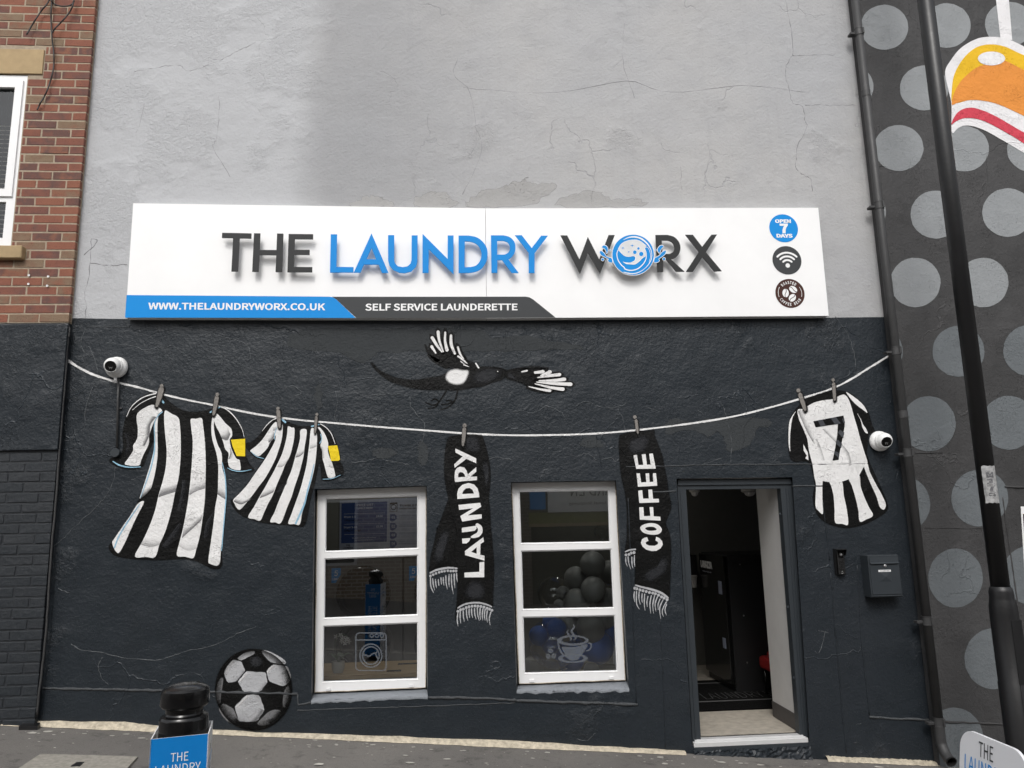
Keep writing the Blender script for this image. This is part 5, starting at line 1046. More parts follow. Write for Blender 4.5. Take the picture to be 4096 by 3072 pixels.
c1, p1_ = seccam(472, 1472, (.10, -.93, -.33), 'white dome security camera above a painted conduit near the brick house')
lathe('gland', [(0, .012), (.013, .012), (.0135, -.012), (.011, -.016), (0, -.016)], m_camw, c1, 8, p1_+Vector((0, -.03, -.098)), smooth=False)
c2, p2_ = seccam(3512, 1766, (-.12, -.90, -.40), 'white dome security camera beside the painted number seven shirt')
cd = thing('conduit', W(468, 1810), 'narrow painted conduit running down from a camera to a round box', 'conduit')
tube('conduit_tube', [W(474.5, 1515, -.02), W(471.5, 1600, -.02), W(468, 1800, -.02)], .0085, m_pipe, cd, 12)
lathe('junction_box', [(0, 0), (.035, 0), (.036, .03), (.033, .034), (0, .034)], m_pvcg, cd, 28, W(466, 1812, -.0), Vector((0, -1, 0)))
box('saddle_clip', W(478, 1634).x-.012, W(478, 1634).x+.022, -.012, -.002, W(478, 1634).z-.007, W(478, 1634).z+.007, m_pipe, cd, .002, 1)

# ================================================================ entry keypad
ik = thing('entry_keypad', W(3355, 2250), 'black intercom keypad with camera under a small hood by the doorway', 'intercom')
zi = zoom(3260, 2160, 5.53)
IY = -.042
a, b = W(*zi([(470, 260)])[0], IY), W(*zi([(705, 765)])[0], IY)
x0, x1, z1, z0 = a.x+.004, b.x-.006, a.z+.008, b.z
m_key = plain('black keypad plastic', lin(.010, .010, .0105), .42, var=.05)
box('body', x0, x1, IY, -.001, z0, z1, m_key, ik, .006)
hood = mesh('hood', *(lambda P: (P[0], P[1]))((lambda xs: ([Vector(p) for p in [(x0-.010, -.001, z1+.012), (x1+.008, -.001, z1+.012), (x1+.008, -.075, z1+.008), (x0-.010, -.075, z1+.008), (x0-.010, -.001, z0), (x0-.010, -.040, z1-.06), (x1+.008, -.001, z1-.05), (x1+.008, -.05, z1-.035), (x0-.010, -.03, z0)]], [[0, 1, 2, 3], [0, 3, 5, 8, 4], [1, 6, 7, 2]]))(0)), m_key, ik)
sol = hood.modifiers.new('s', 'SOLIDIFY'); sol.thickness = .004
wdt = x1-x0; hgt = z1-z0
box('camera_window', x0+wdt*.16, x1-wdt*.16, IY-.003, IY+.004, z1-hgt*.30, z1-hgt*.05, m_dark, ik, .001, 1)
lathe('lens', [(0, .012), (.008, .010), (.012, .003), (.012, 0)], m_alu, ik, 20, Vector(((x0+x1)/2, IY-.002, z1-hgt*.17)), Vector((0, -1, 0)))
for r_ in range(4):
    for c_ in range(3):
        xx = x0+wdt*(.28+.22*c_); zz = z1-hgt*(.45+.105*r_)
        box('key', xx-wdt*.075, xx+wdt*.075, IY-.004, IY+.002, zz-.0085, zz+.0085, m_key, ik, .002, 1)
lettering('keypad_mark', '+S', lambda u, v_: Vector((x0+wdt*(.42+.16*u), IY-.001, z1-hgt*(.84+.04*v_))), m_print_w, ik)
lettering('keypad_mark', 'ad', lambda u, v_: Vector((x0+wdt*(.42+.16*u), IY-.001, z1-hgt*(.925+.03*v_))), m_print_w, ik)

# ================================================================ letterbox
lb = thing('letterbox', W(3520, 2330), 'anthracite grey wall letterbox with lock and small white name label', 'letterbox')
BXY = -.115
a, b = W(*zi([(1175, 350)])[0], BXY), W(*zi([(1930, 1245)])[0], BXY); x0, x1 = W(*zi([(1205, 800)])[0], BXY).x, W(*zi([(1890, 800)])[0], BXY).x
z1, z0 = W(*zi([(1500, 335)])[0], BXY).z, b.z-.004
wdt, hgt = x1-x0, z1-z0
box('body', x0, x1, BXY, -.001, z0, z1, m_pvcg, lb, .004)
box('door', x0+.010, x1-.008, BXY-.006, BXY+.004, z0+.022, z1-.075, m_pvcg, lb, .003)
fl = mesh('flap', [Vector(p) for p in ((x0+.012, BXY-.004, z1-.016), (x1-.010, BXY-.004, z1-.016), (x1-.010, BXY-.007, z1-.055), (x1-.012, BXY-.020, z1-.066), (x0+.014, BXY-.020, z1-.066), (x0+.012, BXY-.007, z1-.055))], [[0, 5, 2, 1], [5, 4, 3, 2]], m_pvcg, lb)
sol = fl.modifiers.new('s', 'SOLIDIFY'); sol.thickness = .003
box('rim', x0+.004, x1-.003, BXY-.010, BXY-.001, z0+.008, z0+.016, m_pvcg, lb, .002, 1)
lathe('lock', [(0, .008), (.007, .008), (.011, .006), (.012, 0)], m_alu, lb, 20, Vector((x0+wdt*.52, BXY-.006, z1-hgt*.255)), Vector((0, -1, 0)))
lab = W(*zi([(1540, 680)])[0], BXY-.008)
nl = box('name_label', lab.x-.052, lab.x+.052, BXY-.0085, BXY-.005, lab.z-.0085, lab.z+.0075, m_print_w, lb)
lettering('label_text', 'THE LAUNDRY WORX', lambda u, v_: Vector((lab.x-.042+.084*u, BXY-.0095, lab.z+.003-.007*v_)), m_print_k, lb)
ec = W(*zi([(1560, 810)])[0], BXY-.007); q = .052; e0 = BXY-.0065
mesh('envelope_relief', [Vector((ec.x+a_*q, e0+d_, ec.z+c_*q*.75)) for a_, d_, c_ in ((-1, 0, 1), (1, 0, 1), (1, 0, -1), (-1, 0, -1), (0, -.006, -.05))], [[0, 1, 4], [1, 2, 4], [2, 3, 4], [3, 0, 4]], m_pvcg, lb)

# ================================================================ pavement edge, covers, flakes
def fillet(top, bot, nm, lab):
    n = 60; v = []; f = []
    def at(L, u):
        t = u*(len(L)-1); i = min(int(t), len(L)-2); s = t-i; return (L[i][0]+(L[i+1][0]-L[i][0])*s, L[i][1]+(L[i+1][1]-L[i][1])*s)
    for i in range(n+1):
        u = i/n; a = at(top, u); b = at(bot, u)
        p = W(a[0], a[1]+random.uniform(-2, 2), -.006); g = W(b[0], b[1], -.05); g = Vector((g.x, -.055+random.uniform(-.012, .006), ground_z(g.x)+.003))
        mid = p.lerp(g, .5)+Vector((0, -.006, .008+random.uniform(-.003, .003)))
        v += [p+Vector((0, .008, .002)), p, mid, g]
    for i in range(n):
        for k in range(3): f.append([i*4+k, i*4+k+1, i*4+k+5, i*4+k+4])
    o = mesh(nm, v, f, m_sealc, None, True); return structure(o)
fillet([(-40, 2880), (171, 2884), (500, 2890), (639, 2906), (1024, 2929), (1487, 2943), (2048, 2964), (2465, 2989), (2740, 3003)], [(-40, 2904), (171, 2910), (500, 2920), (639, 2927), (1024, 2952), (1487, 2966), (2048, 2988), (2465, 3012), (2745, 3026)], 'wall_fillet', '')
fillet([(3303, 3024), (3400, 3030), (3560, 3036), (3700, 3043), (3760, 3048)], [(3310, 3040), (3400, 3052), (3560, 3058), (3700, 3064), (3760, 3068)], 'wall_fillet', '')
def gq(pts, h): return [G(p[0], p[1], h) for p in z03(pts)]
def groundprism(nm, pts, th, m, par=None, h=.004):
    top = [Vector((p.x, p.y, ground_z(p.x)+h+th)) for p in pts]; n = len(top)
    v = top+[p-Vector((0, 0, th+.01)) for p in top]; f = [list(range(n))]+[[i, n+i, n+(i+1) % n, (i+1) % n] for i in range(n)]
    return mesh(nm, v, f, m, par)
cv = thing('access_cover', G(310, 3060), 'pale concrete access cover with a metal insert set in the pavement', 'manhole cover')
groundprism('slab', [G(*p) for p in z03([(350, 1550), (1190, 1572), (1020, 1760), (60, 1740)])], .006, m_slab, cv)
groundprism('metal_insert', [G(*p) for p in z03([(660, 1627), (728, 1625), (690, 1659), (610, 1662)])], .010, m_pole, cv)
hp = groundprism('valve_plate', [G(*p) for p in z03([(235, 1268), (368, 1266), (325, 1330), (160, 1331)])], .022, m_pole)
grp(hp, 'small square black metal plate lying by the wall under the brick house', 'metal plate')
m_flake = plain('dried paint flecks', lin(.55, .53, .48), .8, var=.2)
def flecks():
    v = []; f = []; rnd = random.Random(3)
    for i in range(230):
        x = rnd.uniform(-3.6, 4.3); y = -.10-abs(rnd.gauss(0, .45)) if i % 3 else -.08-rnd.random()*.15; r_ = rnd.choice((.003, .004, .005, .007, .011, .02))*rnd.uniform(.7, 1.2); b = len(v); n = 7
        for k in range(n):
            a = 2*math.pi*k/n; q = r_*rnd.uniform(.6, 1.3); px_ = x+q*1.5*math.cos(a); v.append(Vector((px_, y+q*math.sin(a), ground_z(px_)+.004)))
        f.append(list(range(b, b+n)))
    o = mesh('paint_flecks', v, f, m_flake); o['kind'] = 'stuff'; o['label'] = 'white paint flecks scattered on the pavement'; o['category'] = 'paint flecks'
flecks()

# ================================================================ bollard in its printed sleeve
bx, by = -1.105, -3.12
def depthpt(px, py, depth): d = ray(px, py); return cam_pos+d*(depth/d.y)
bd = 3.03
ctr = depthpt(738, 2850, bd); bx, by = ctr.x, ctr.y; gb = ground_z(bx)-.02
bo = thing('bollard', (bx, by, gb), 'glossy black plastic bollard with a flat round cap', 'bollard')
zz = lambda py, px=738: depthpt(px, py, bd).z-gb
rr = lambda w_: w_/FPX*bd/2*1.02
pr = [(0, 0), (rr(166), 0), (rr(166), zz(2872)), (rr(164), zz(2866)), (rr(156), zz(2858)), (rr(132), zz(2852)), (rr(126), zz(2846)), (rr(126), zz(2836)), (rr(128), zz(2829)), (rr(150), zz(2824)), (rr(164), zz(2815)), (rr(166), zz(2808)), (rr(164), zz(2770)), (rr(160), zz(2756)), (rr(146), zz(2748)), (rr(130), zz(2744)), (rr(100), zz(2737)), (rr(50), zz(2733)), (0, zz(2732))]
lathe('post', pr, m_blackp, bo, 36, Vector((bx, by, gb)), sharp=20)
sv = thing('bollard_sleeve', (bx, by, gb+.06), 'blue and white printed box sleeve slipped over the bollard', 'sleeve')
hw_ = .0965; zs1 = depthpt(720, 2950, bd-.107).z; zs0 = gb+.05; ang = R(13.5)
ca, sa = math.cos(ang), math.sin(ang)
SXV = Vector((ca, sa, 0)); SYV = Vector((-sa, ca, 0)); cen = Vector((bx-.002, by, 0))
def sleeve_face(nm, nx, m):
    tv = Vector((-nx.y, nx.x, 0)); a = cen+nx*hw_-tv*hw_; b = cen+nx*hw_+tv*hw_; th = nx*-.004
    P = [Vector((a.x, a.y, zs0)), Vector((b.x, b.y, zs0)), Vector((b.x, b.y, zs1)), Vector((a.x, a.y, zs1))]
    v = P+[p+th for p in P]; f = [[0, 1, 2, 3], [7, 6, 5, 4], [2, 6, 7, 3], [0, 3, 7, 4], [1, 5, 6, 2]]
    o = mesh(nm, v, f, m, sv); o.data.materials.append(m_print_w)
    for q in o.data.polygons[1:]: q.material_index = 1
    def fm(u0, u1, t0, t1): return lambda u, v_: Vector((a.x+(b.x-a.x)*(u0+(u1-u0)*u)+nx.x*.0015, a.y+(b.y-a.y)*(u0+(u1-u0)*u)+nx.y*.0015, zs1-(t0+(t1-t0)*v_)))
    return o, fm
m_sleeveb = plain('printed blue sleeve', lin(.002, .19, .55), .40, var=.02)
for nx, m, k1, k2 in ((-SYV, m_sleeveb, m_print_w, m_print_w), (SXV, m_print_w, m_print_k, m_print_b), (SYV, m_sleeveb, m_print_w, m_print_w), (-SXV, m_print_w, m_print_k, m_print_b)):
    o, fm = sleeve_face('side_panel', nx, m)
    if nx == -SYV: o['label'] = 'blue front panel'
    lettering('lettering', 'THE', fm(.36, .66, .053, .082), k1, sv, .0); lettering('lettering', 'LAUNDRY', fm(.11, .88, .091, .120), k2, sv, .0); lettering('lettering', 'WORX', fm(.27, .73, .128, .157), k1, sv, .0)
    lettering('lettering', 'LAUNDERETTE', lambda u, v_, fm=fm: fm(.22, .50, .26, .62)(v_, 1-u), k1, sv, .0); lettering('lettering', 'SERVICE WASH', lambda u, v_, fm=fm: fm(.58, .80, .26, .62)(v_, 1-u), k2, sv, .0)

# ================================================================ pavement sign, lower right
zq = zoom(3780, 2860, 7.0)
P0 = depthpt(*zq([(430, 330)])[0], 3.15)                          # top-left corner of the panel
ab_dir = None; best = 9
tgt = zq([(700, 340)])[0], zq([(1950, 935)])[0]
def project(p):
    d = p-cam_pos; return (2048+FPX*d.dot(rt)/d.dot(fw), 1536-FPX*d.dot(up)/d.dot(fw))
for k in range(-900, 100):
    a = R(k*.1); dv = Vector((math.cos(a), math.sin(a), GSX*math.cos(a)*.5)); q0 = project(P0); q1 = project(P0+dv*.3)
    if q1[0] <= q0[0]: continue
    s_ = (q1[1]-q0[1])/(q1[0]-q0[0])
    if abs(s_-.476) < best: best = abs(s_-.476); ab_dir = dv
ab_dir.normalize()
nrm = Vector((ab_dir.y, -ab_dir.x, 0)).normalized()
if nrm.dot(cam_pos-P0) < 0: nrm = -nrm
dn = (Vector((0, 0, -1))+nrm*.16).normalized()                   # panel leans back like an A-board
gza = ground_z(P0.x)-.02
AW = None
for k in range(10, 300):                                         # width so that the right top corner lands where the photo shows it
    if project(P0+ab_dir*(k*.005))[0] > zq([(2290, 0)])[0][0]: AW = k*.005; break
AH = (P0.z-gza-.06)
def abp(u, v_, off=0.0): return P0+ab_dir*u+dn*v_+nrm*off
ab = thing('pavement_sign', Vector((P0.x, P0.y, gza)), 'white rounded pavement sign board with charcoal and blue lettering', 'sign')
cr = .075
def rr_pts(w_, h_, r_):
    P = []
    for cx, cy, a0 in ((w_-r_, r_, -90), (w_-r_, h_-r_, 0), (r_, h_-r_, 90), (r_, r_, 180)):
        for i in range(9): a = R(a0+90*i/8); P.append((cx+r_*math.cos(a), cy+r_*math.sin(a)))
    return P
def slabface(nm, P, off, th, m):
    n = len(P); v = [abp(*p, off) for p in P]+[abp(*p, off-th) for p in P]; f = [list(range(n)), list(range(2*n-1, n-1, -1))]+[[i, n+i, n+(i+1) % n, (i+1) % n] for i in range(n)]
    return mesh(nm, v, f, m, ab)
m_board = plain('white sign board', lin(.74, .75, .78), .4, var=.01)
slabface('panel', rr_pts(AW, AH, cr), 0, .012, m_board)
foot = box('base', P0.x-.05, P0.x+.35, P0.y-.35, P0.y+.05, gza-.02, gza+.07, m_blackp, ab, .02)
for u in (.22, .78): tube('strut', [abp(AW*u, AH-.02, -.02), abp(AW*u, AH+.02, -.02)], .015, m_alu, ab, 10)
def abtext(body, u0, u1, t0, t1, m): lettering('lettering', body, lambda u, v_: abp(AW*(u0+(u1-u0)*u), t0+(t1-t0)*v_, .0015), m, ab, .0)
AS = AW/1.0
abtext('THE', .31, .53, .024, .080, m_print_k); abtext('LAUNDRY', .09, .70, .094, .152, m_print_b); abtext('WORX', .20, .54, .164, .222, m_print_k)
# little washing machine outline
def abring(P, w_, m): 
    n = len(P); v = [abp(*p, .0015) for p in P]+[abp(*p, .0015) for p in grow(P, -w_)]; mesh('drum_icon', v, [[i, (i+1) % n, n+(i+1) % n, n+i] for i in range(n)], m, ab)
ox, oy = AW*.77, .104; S_ = AW*.17
abring([(ox+p[0], oy+p[1]) for p in rr_pts(S_, S_*1.2, .012)], .003, m_print_b); abring([(ox+S_*.5+S_*.3*math.cos(i*.3), oy+S_*.72+S_*.3*math.sin(i*.3)) for i in range(21)], .003, m_print_b)
abring([(ox, oy+S_*.30), (ox+S_, oy+S_*.30), (ox+S_, oy+S_*.34), (ox, oy+S_*.34)], .001, m_print_b)
for k in range(3): abring([(ox+S_*(.58+.14*k)+.005*math.cos(i*.7), oy+S_*.16+.005*math.sin(i*.7)) for i in range(9)], .002, m_print_b)
# ================================================================ inside the shop
m_iw = plain('indoor grey wall paint', lin(.16, .16, .145), .8, var=.04); m_iwh = plain('indoor white wall paint', lin(.54, .53, .515), .75, var=.03)
m_floor = plain('beige vinyl floor', lin(.44, .40, .34), .55, var=.16, scale=16); m_ceil = plain('ceiling paint', lin(.30, .30, .29), .9)
m_skirt = plain('grey coved skirting', lin(.075, .068, .066), .6); m_iblue = plain('blue wall paint', lin(.006, .03, .15), .7)
m_wood = None
def wood():
    t = T('pine counter'); p = t.pos(); g = t.noise(3, 4, .6, vec=t.vscale(p, (1.2, 22, 22)), dist=.6)
    c = t.ramp(g, [(.3, lin(.46, .30, .15)), (.5, lin(.58, .41, .22)), (.68, lin(.40, .25, .12)), (.8, lin(.55, .38, .20))])
    return t.done(t.bsdf(c, .45, t.bump(g, .002)))
m_wood = wood()
IF = .016
structure(mesh('floor', [Vector(p) for p in ((-2.9, .10, IF), (3.73, .10, IF), (3.73, 2.95, IF), (-2.9, 2.95, IF))], [[0, 1, 2, 3]], m_floor))
structure(mesh('ceiling', [Vector(p) for p in ((-2.9, .42, 2.7), (3.73, .42, 2.7), (3.73, 2.95, 2.7), (-2.9, 2.95, 2.7))], [[3, 2, 1, 0]], m_ceil))
structure(mesh('inner_wall_back', [Vector(p) for p in ((-2.9, 2.95, 0), (3.73, 2.95, 0), (3.73, 2.95, 2.7), (-2.9, 2.95, 2.7))], [[0, 1, 2, 3]], m_iw))
structure(mesh('inner_wall_left', [Vector(p) for p in ((-2.9, .42, 0), (-2.9, 2.95, 0), (-2.9, 2.95, 2.7), (-2.9, .42, 2.7))], [[0, 1, 2, 3]], m_iw))
structure(mesh('inner_wall_right', [Vector(p) for p in ((3.73, .42, 0), (3.73, 2.95, 0), (3.73, 2.95, 2.7), (3.73, .42, 2.7))], [[3, 2, 1, 0]], m_iblue))
def irect(fr): a = onp(grow(fr, -16), FY+.071); return [Vector((p.x, .42, p.z)) for p in a]
dh = [Vector((1.86, .42, IF)), Vector((1.86, .42, 2.06)), Vector((2.70, .42, 2.06)), Vector((2.70, .42, IF))]
structure(flat('inner_wall_front', [[Vector((-2.9, .42, IF-.01)), Vector((-2.9, .42, 2.7)), Vector((3.73, .42, 2.7)), Vector((3.73, .42, IF-.01))], irect(fr1), irect(fr2), [Vector((1.86, .42, IF)), Vector((1.86, .42, 2.06)), Vector((2.72, .42, 2.06)), Vector((2.72, .42, IF))]], m_iw))
structure(mesh('door_recess', [Vector(p) for p in ((1.86, .126, IF), (1.86, .42, IF), (1.86, .42, 2.06), (1.86, .126, 2.06), (2.72, .126, 2.06), (2.72, .42, 2.06))], [[0, 1, 2, 3], [3, 2, 5, 4]], m_iwh))
st_ = box('inner_partition', 2.712, 2.79, .127, .61, IF, 2.7, m_iwh, None); structure(st_)
structure(box('skirting', 2.706, 2.795, .13, .616, IF+.001, IF+.13, m_skirt, None))
# lit ceiling spots
t = T('lamp glow'); m_glow = t.done(t.n('Emission', {'Color': lin(1, .96, .9), 'Strength': 55.0}).outputs[0])
for i, (x, y) in enumerate(((-1.6, 1.3), (-.2, 1.3), (1.15, .66), (-.8, 2.2), (1.6, 2.5))):
    r_ = thing('ceiling_spotlight', (x, y, 2.70), 'small round ceiling spotlight glowing inside the shop', 'spotlight', 'ceiling spotlights inside the shop')
    lathe('rim', [(.065, 0), (.075, -.004), (.075, -.010), (.062, -.012), (.06, -.004)], m_pvc, r_, 24, Vector((x, y, 2.70)))
    lathe('lamp', [(0, -.0085), (.06, -.0085)], m_glow, r_, 24, Vector((x, y, 2.70)))

# tumble dryers and posters behind the first window
m_steel = plain('brushed steel', lin(.20, .20, .205), .45, metal=.6, var=.05); m_pblue = plain('poster blue', lin(.015, .045, .17), .5); m_ppale = plain('poster pale grey', lin(.30, .33, .42), .6)
m_ptxt = plain('poster white text', lin(.5, .52, .58), .6)
DYY = 2.6
for i in range(3):
    x0 = -2.35+.86*i; r_ = thing('tumble_dryer', (x0+.42, DYY+.4, IF), ('steel tumble dryer beside the dryer that stands under the price list', 'steel tumble dryer under the price list poster', 'steel tumble dryer under the operating instructions poster')[i], 'dryer', 'tumble dryers along the back')
    box('cabinet', x0, x0+.845, DYY, DYY+.3, IF, 1.36, m_steel, r_, .01)
    for zc_ in (.98, .42):
        lathe('drum_door', [(.30, 0), (.30, .03), (.27, .05), (.235, .05), (.22, .02), (0, .012)], m_dark, r_, 36, Vector((x0+.42, DYY, zc_)), Vector((0, -1, 0)))
        lathe('door_rim', [(.33, 0), (.33, .02), (.30, .02)], m_steel, r_, 36, Vector((x0+.42, DYY, zc_)), Vector((0, -1, 0)))
    box('control_panel', x0+.52, x0+.80, DYY-.012, DYY+.01, .66, .74, m_dark, r_, .004)
    tg = box('number_tag', x0+.06, x0+.16, DYY-.008, DYY+.004, 1.10, 1.26, m_print_b, r_)
    lettering('tag_text', '5', lambda u, v_: Vector((x0+.09+.04*u, DYY-.010, 1.235-.06*v_)), m_print_w, r_); lettering('tag_text', '18KG', lambda u, v_: Vector((x0+.07+.08*u, DYY-.010, 1.155-.025*v_)), m_print_w, r_)
hd = structure(box('bulkhead', -2.5, .35, DYY-.02, DYY+.3, 1.37, 2.7, m_iw, None))
PY_ = DYY-.03
def poster(nm, q, m, label):
    o = prism(nm, [onp(q, PY_)], .008, m, None, back=True); return grp(o, label, 'poster')
zr1 = zoom(1240, 1930, 3.77)
def ptx(body, q, par, m=None, l=1): lettering('poster_text', body, quadmap(zr1(q), PY_-.002*l), m or m_ptxt, par)
p1 = poster('price_poster', zr1([(450, 275), (1190, 240), (1185, 1100), (440, 1120)]), m_ppale, 'price list poster with a blue panel behind the window')
flat('blue_panel', [onp(zr1([(475, 315), (1165, 285), (1158, 893), (470, 918)]), PY_-.001)], m_pblue, p1)
ptx('PRICE LIST', [(705, 325), (955, 315), (955, 352), (705, 362)], p1); ptx('TUMBLE DRYER', [(697, 378), (945, 370), (945, 398), (697, 406)], p1); ptx('Dryer 1-4', [(515, 505), (688, 505), (688, 540), (515, 540)], p1); ptx('£4.00', [(1000, 492), (1098, 488), (1098, 520), (1000, 525)], p1); ptx('14kg Large', [(515, 555), (730, 552), (730, 588), (515, 590)], p1, m_dark); ptx('Dryer 5-10', [(512, 662), (708, 660), (708, 695), (512, 698)], p1); ptx('£5.00', [(1000, 648), (1098, 645), (1098, 675), (1000, 680)], p1); ptx('18kg X-Large', [(512, 710), (765, 706), (765, 742), (512, 746)], p1, m_dark); ptx('We automatically add perfume', [(635, 830), (995, 818), (995, 838), (635, 850)], p1); ptx('during the drying cycle', [(675, 865), (945, 855), (945, 872), (675, 882)], p1); ptx('THE', [(545, 935), (605, 935), (605, 962), (545, 962)], p1, m_dark); ptx('LAUNDRY', [(498, 972), (650, 972), (650, 1000), (498, 1002)], p1, m_dark); ptx('IMPORTANT NOTICE', [(800, 965), (1025, 960), (1025, 975), (800, 982)], p1, m_pblue)
for y_ in (465, 620, 775): flat('poster_rule', [onp(zr1([(515, y_+8), (1125, y_-10), (1125, y_-6), (515, y_+12)]), PY_-.002)], m_ptxt, p1)
p2 = poster('instruction_poster', zr1([(1195, 240), (1900, 210), (1900, 1080), (1188, 1100)]), m_ppale, 'tumble dryer operating instructions poster with numbered blue steps')
ptx('TUMBLE DRYER', [(1352, 335), (1760, 325), (1760, 358), (1352, 366)], p2, m_dark); ptx('OPERATING INSTRUCTIONS', [(1350, 382), (1800, 370), (1800, 395), (1350, 406)], p2, m_dark)
for i, y_ in enumerate((525, 660, 792, 922)):
    flat('step_badge', [onp(zr1([(1205, y_-48), (1280, y_-48), (1308, y_-20), (1308, y_+20), (1280, y_+48), (1240, y_+66), (1205, y_+48)]), PY_-.001)], m_pblue, p2)
    ptx('0%d' % (i+1), [(1230, y_-20), (1280, y_-20), (1280, y_+20), (1230, y_+20)], p2); ptx('Load the machine with laundry', [(1345, y_-36), (1700, y_-40), (1700, y_-24), (1345, y_-20)], p2, m_pblue); ptx('and close the door firmly', [(1345, y_-8), (1650, y_-12), (1650, y_+2), (1345, y_+6)], p2, m_pblue)
flat('machine_icon', [onp(zr1([(1205, 305), (1318, 300), (1316, 435), (1203, 437)]), PY_-.001), onp(zr1([(1212, 330), (1310, 326), (1308, 428), (1210, 430)]), PY_-.001)], m_dark, p2); flat('machine_icon', [onp(zr1(circ(1260, 372, 42)), PY_-.001), onp(zr1(circ(1260, 372, 33)), PY_-.001)], m_dark, p2)

# pine counter with an orchid
ct = thing('counter', (-.9, .75, IF), 'pale pine window counter behind the washing machine sticker', 'counter')
box('counter_top', -2.0, .25, .43, 1.0, .49, .525, m_wood, ct, .004)
for x in (-1.95, .15): box('leg', x, x+.06, .9, .96, IF, .49, m_wood, ct)
box('cut_out', -.62, -.50, .50, .56, .5245, .5275, m_dark, ct); box('cut_out', -.55, -.2, .80, .86, .5245, .5275, m_dark, ct)
pc = Zf(1352, 2690, .527); op = thing('orchid_plant', pc, 'white flowering orchid in a pale pot on the pine counter', 'plant')
lathe('pot', [(0, 0), (.040, 0), (.052, .04), (.055, .09), (.050, .092), (.047, .08), (0, .075)], m_iwh, op, 24, pc)
m_leaf = plain('orchid leaf', lin(.035, .09, .03), .4, var=.2); m_petal = plain('orchid petal', lin(.80, .78, .78), .6)
for a, L in ((20, .13), (150, .12), (-60, .11), (80, .10)):
    d_ = Vector((math.cos(R(a)), math.sin(R(a)), 0)); s_ = Vector((-d_.y, d_.x, 0)); v = []; 
    for i in range(7): u = i/6; c_ = pc+Vector((0, 0, .085+.06*math.sin(u*2.4)))+d_*L*u; w_ = .026*math.sin(math.pi*(u*.9+.1)); v += [c_-s_*w_, c_+s_*w_+Vector((0, 0, .004))]
    mesh('leaf', v, [[2*i, 2*i+2, 2*i+3, 2*i+1] for i in range(6)], m_leaf, op, True)
stem = [Vector(p) for p in catmull([tuple(pc+Vector(q)) for q in ((0, 0, .08), (-.03, 0, .18), (-.02, -.01, .27), (.03, -.02, .31), (.08, -.03, .29))], False, 5)]
tube('stem', stem, .003, m_leaf, op, 6)
for i, q in enumerate(((-.02, -.01, .29), (.02, -.02, .30), (.045, -.03, .28), (.075, -.03, .27), (.06, -.035, .24), (.09, -.03, .25), (.03, -.03, .255))):
    c_ = pc+Vector(q); v = [c_]; f = []
    for k in range(5):
        a0 = 2*math.pi*k/5+i; b = len(v)
        for da, r_ in ((-.45, .014), (0, .024), (.45, .014)): v.append(c_+Vector((r_*math.cos(a0+da), -.004*math.cos(k), r_*math.sin(a0+da))))
        f.append([0, b, b+1, b+2])
    mesh('flower', v, f, m_petal, op)

# balloons behind the second window
m_bk = plain('dark grey balloon', lin(.21, .21, .20), .45, var=.02); m_bb = plain('blue balloon', lin(.018, .11, .46), .4, var=.02)
def clear_mat():
    t = T('clear balloon'); fr = t.n('Fresnel', {'IOR': 1.33}).outputs[0]
    return t.done(t.n('MixShader', {0: t.math('MINIMUM', t.math('ADD', fr, .02), .22), 1: t.n('BsdfTransparent', {'Color': lin(.93)}), 2: t.n('BsdfGlossy', {'Color': lin(1), 'Roughness': .02})}).outputs[0])
m_bc = clear_mat()
def balloon(px, py, r_, y, m, label, grpn):
    c = W(px, py, y); rad = r_/FPX*(CAMD+y); prof = []
    for i in range(19):
        t_ = math.pi*i/18; h = -math.cos(t_); rr_ = math.sin(t_)*(1+.04*h); prof.append((rad*rr_, rad*h*1.03))
    axv = Vector((random.uniform(-.5, .5), random.uniform(-.2, .5), 1)).normalized()
    root = thing('balloon', c, label, 'balloon', grpn)
    lathe('skin', prof, m, root, 28, c, axv); lathe('knot', [(.002, -rad*1.0), (rad*.07, -rad*1.04), (rad*.05, -rad*1.09), (rad*.12, -rad*1.14), (0, -rad*1.15)], m, root, 10, c, axv)
GN = ['large dark grey balloon at the top of the cluster', 'dark grey balloon touching the upper clear balloon', 'dark grey balloon directly below the topmost one', 'broad dark grey balloon above the window bar, middle of the cluster', 'small dark grey balloon showing through the upper clear balloon', 'smallest dark grey balloon under the upper clear balloon', 'dark grey balloon half hidden behind the topmost one', 'dark grey balloon half hidden against the window reveal', 'large dark grey balloon above the coffee cup sticker handle', 'dark grey balloon just under the window bar above the steam', 'dark grey balloon tucked under the bar beside the reveal', 'dark grey balloon resting at the foot of the lower clear balloon', 'small dark grey balloon below the coffee bean sticker', 'small dark grey balloon at the foot of the cluster below the cup sticker']
BN = ['blue balloon on top of the lower clear balloon', 'blue balloon at the outer edge of the lower clear balloon', 'large blue balloon beside the coffee cup sticker handle', 'large blue balloon behind the saucer of the coffee cup sticker', 'blue balloon partly hidden behind the top of the lower clear balloon', 'blue balloon showing through the middle of the lower clear balloon', 'blue balloon half hidden beside the inner window reveal', 'blue balloon behind the coffee cup sticker rim']
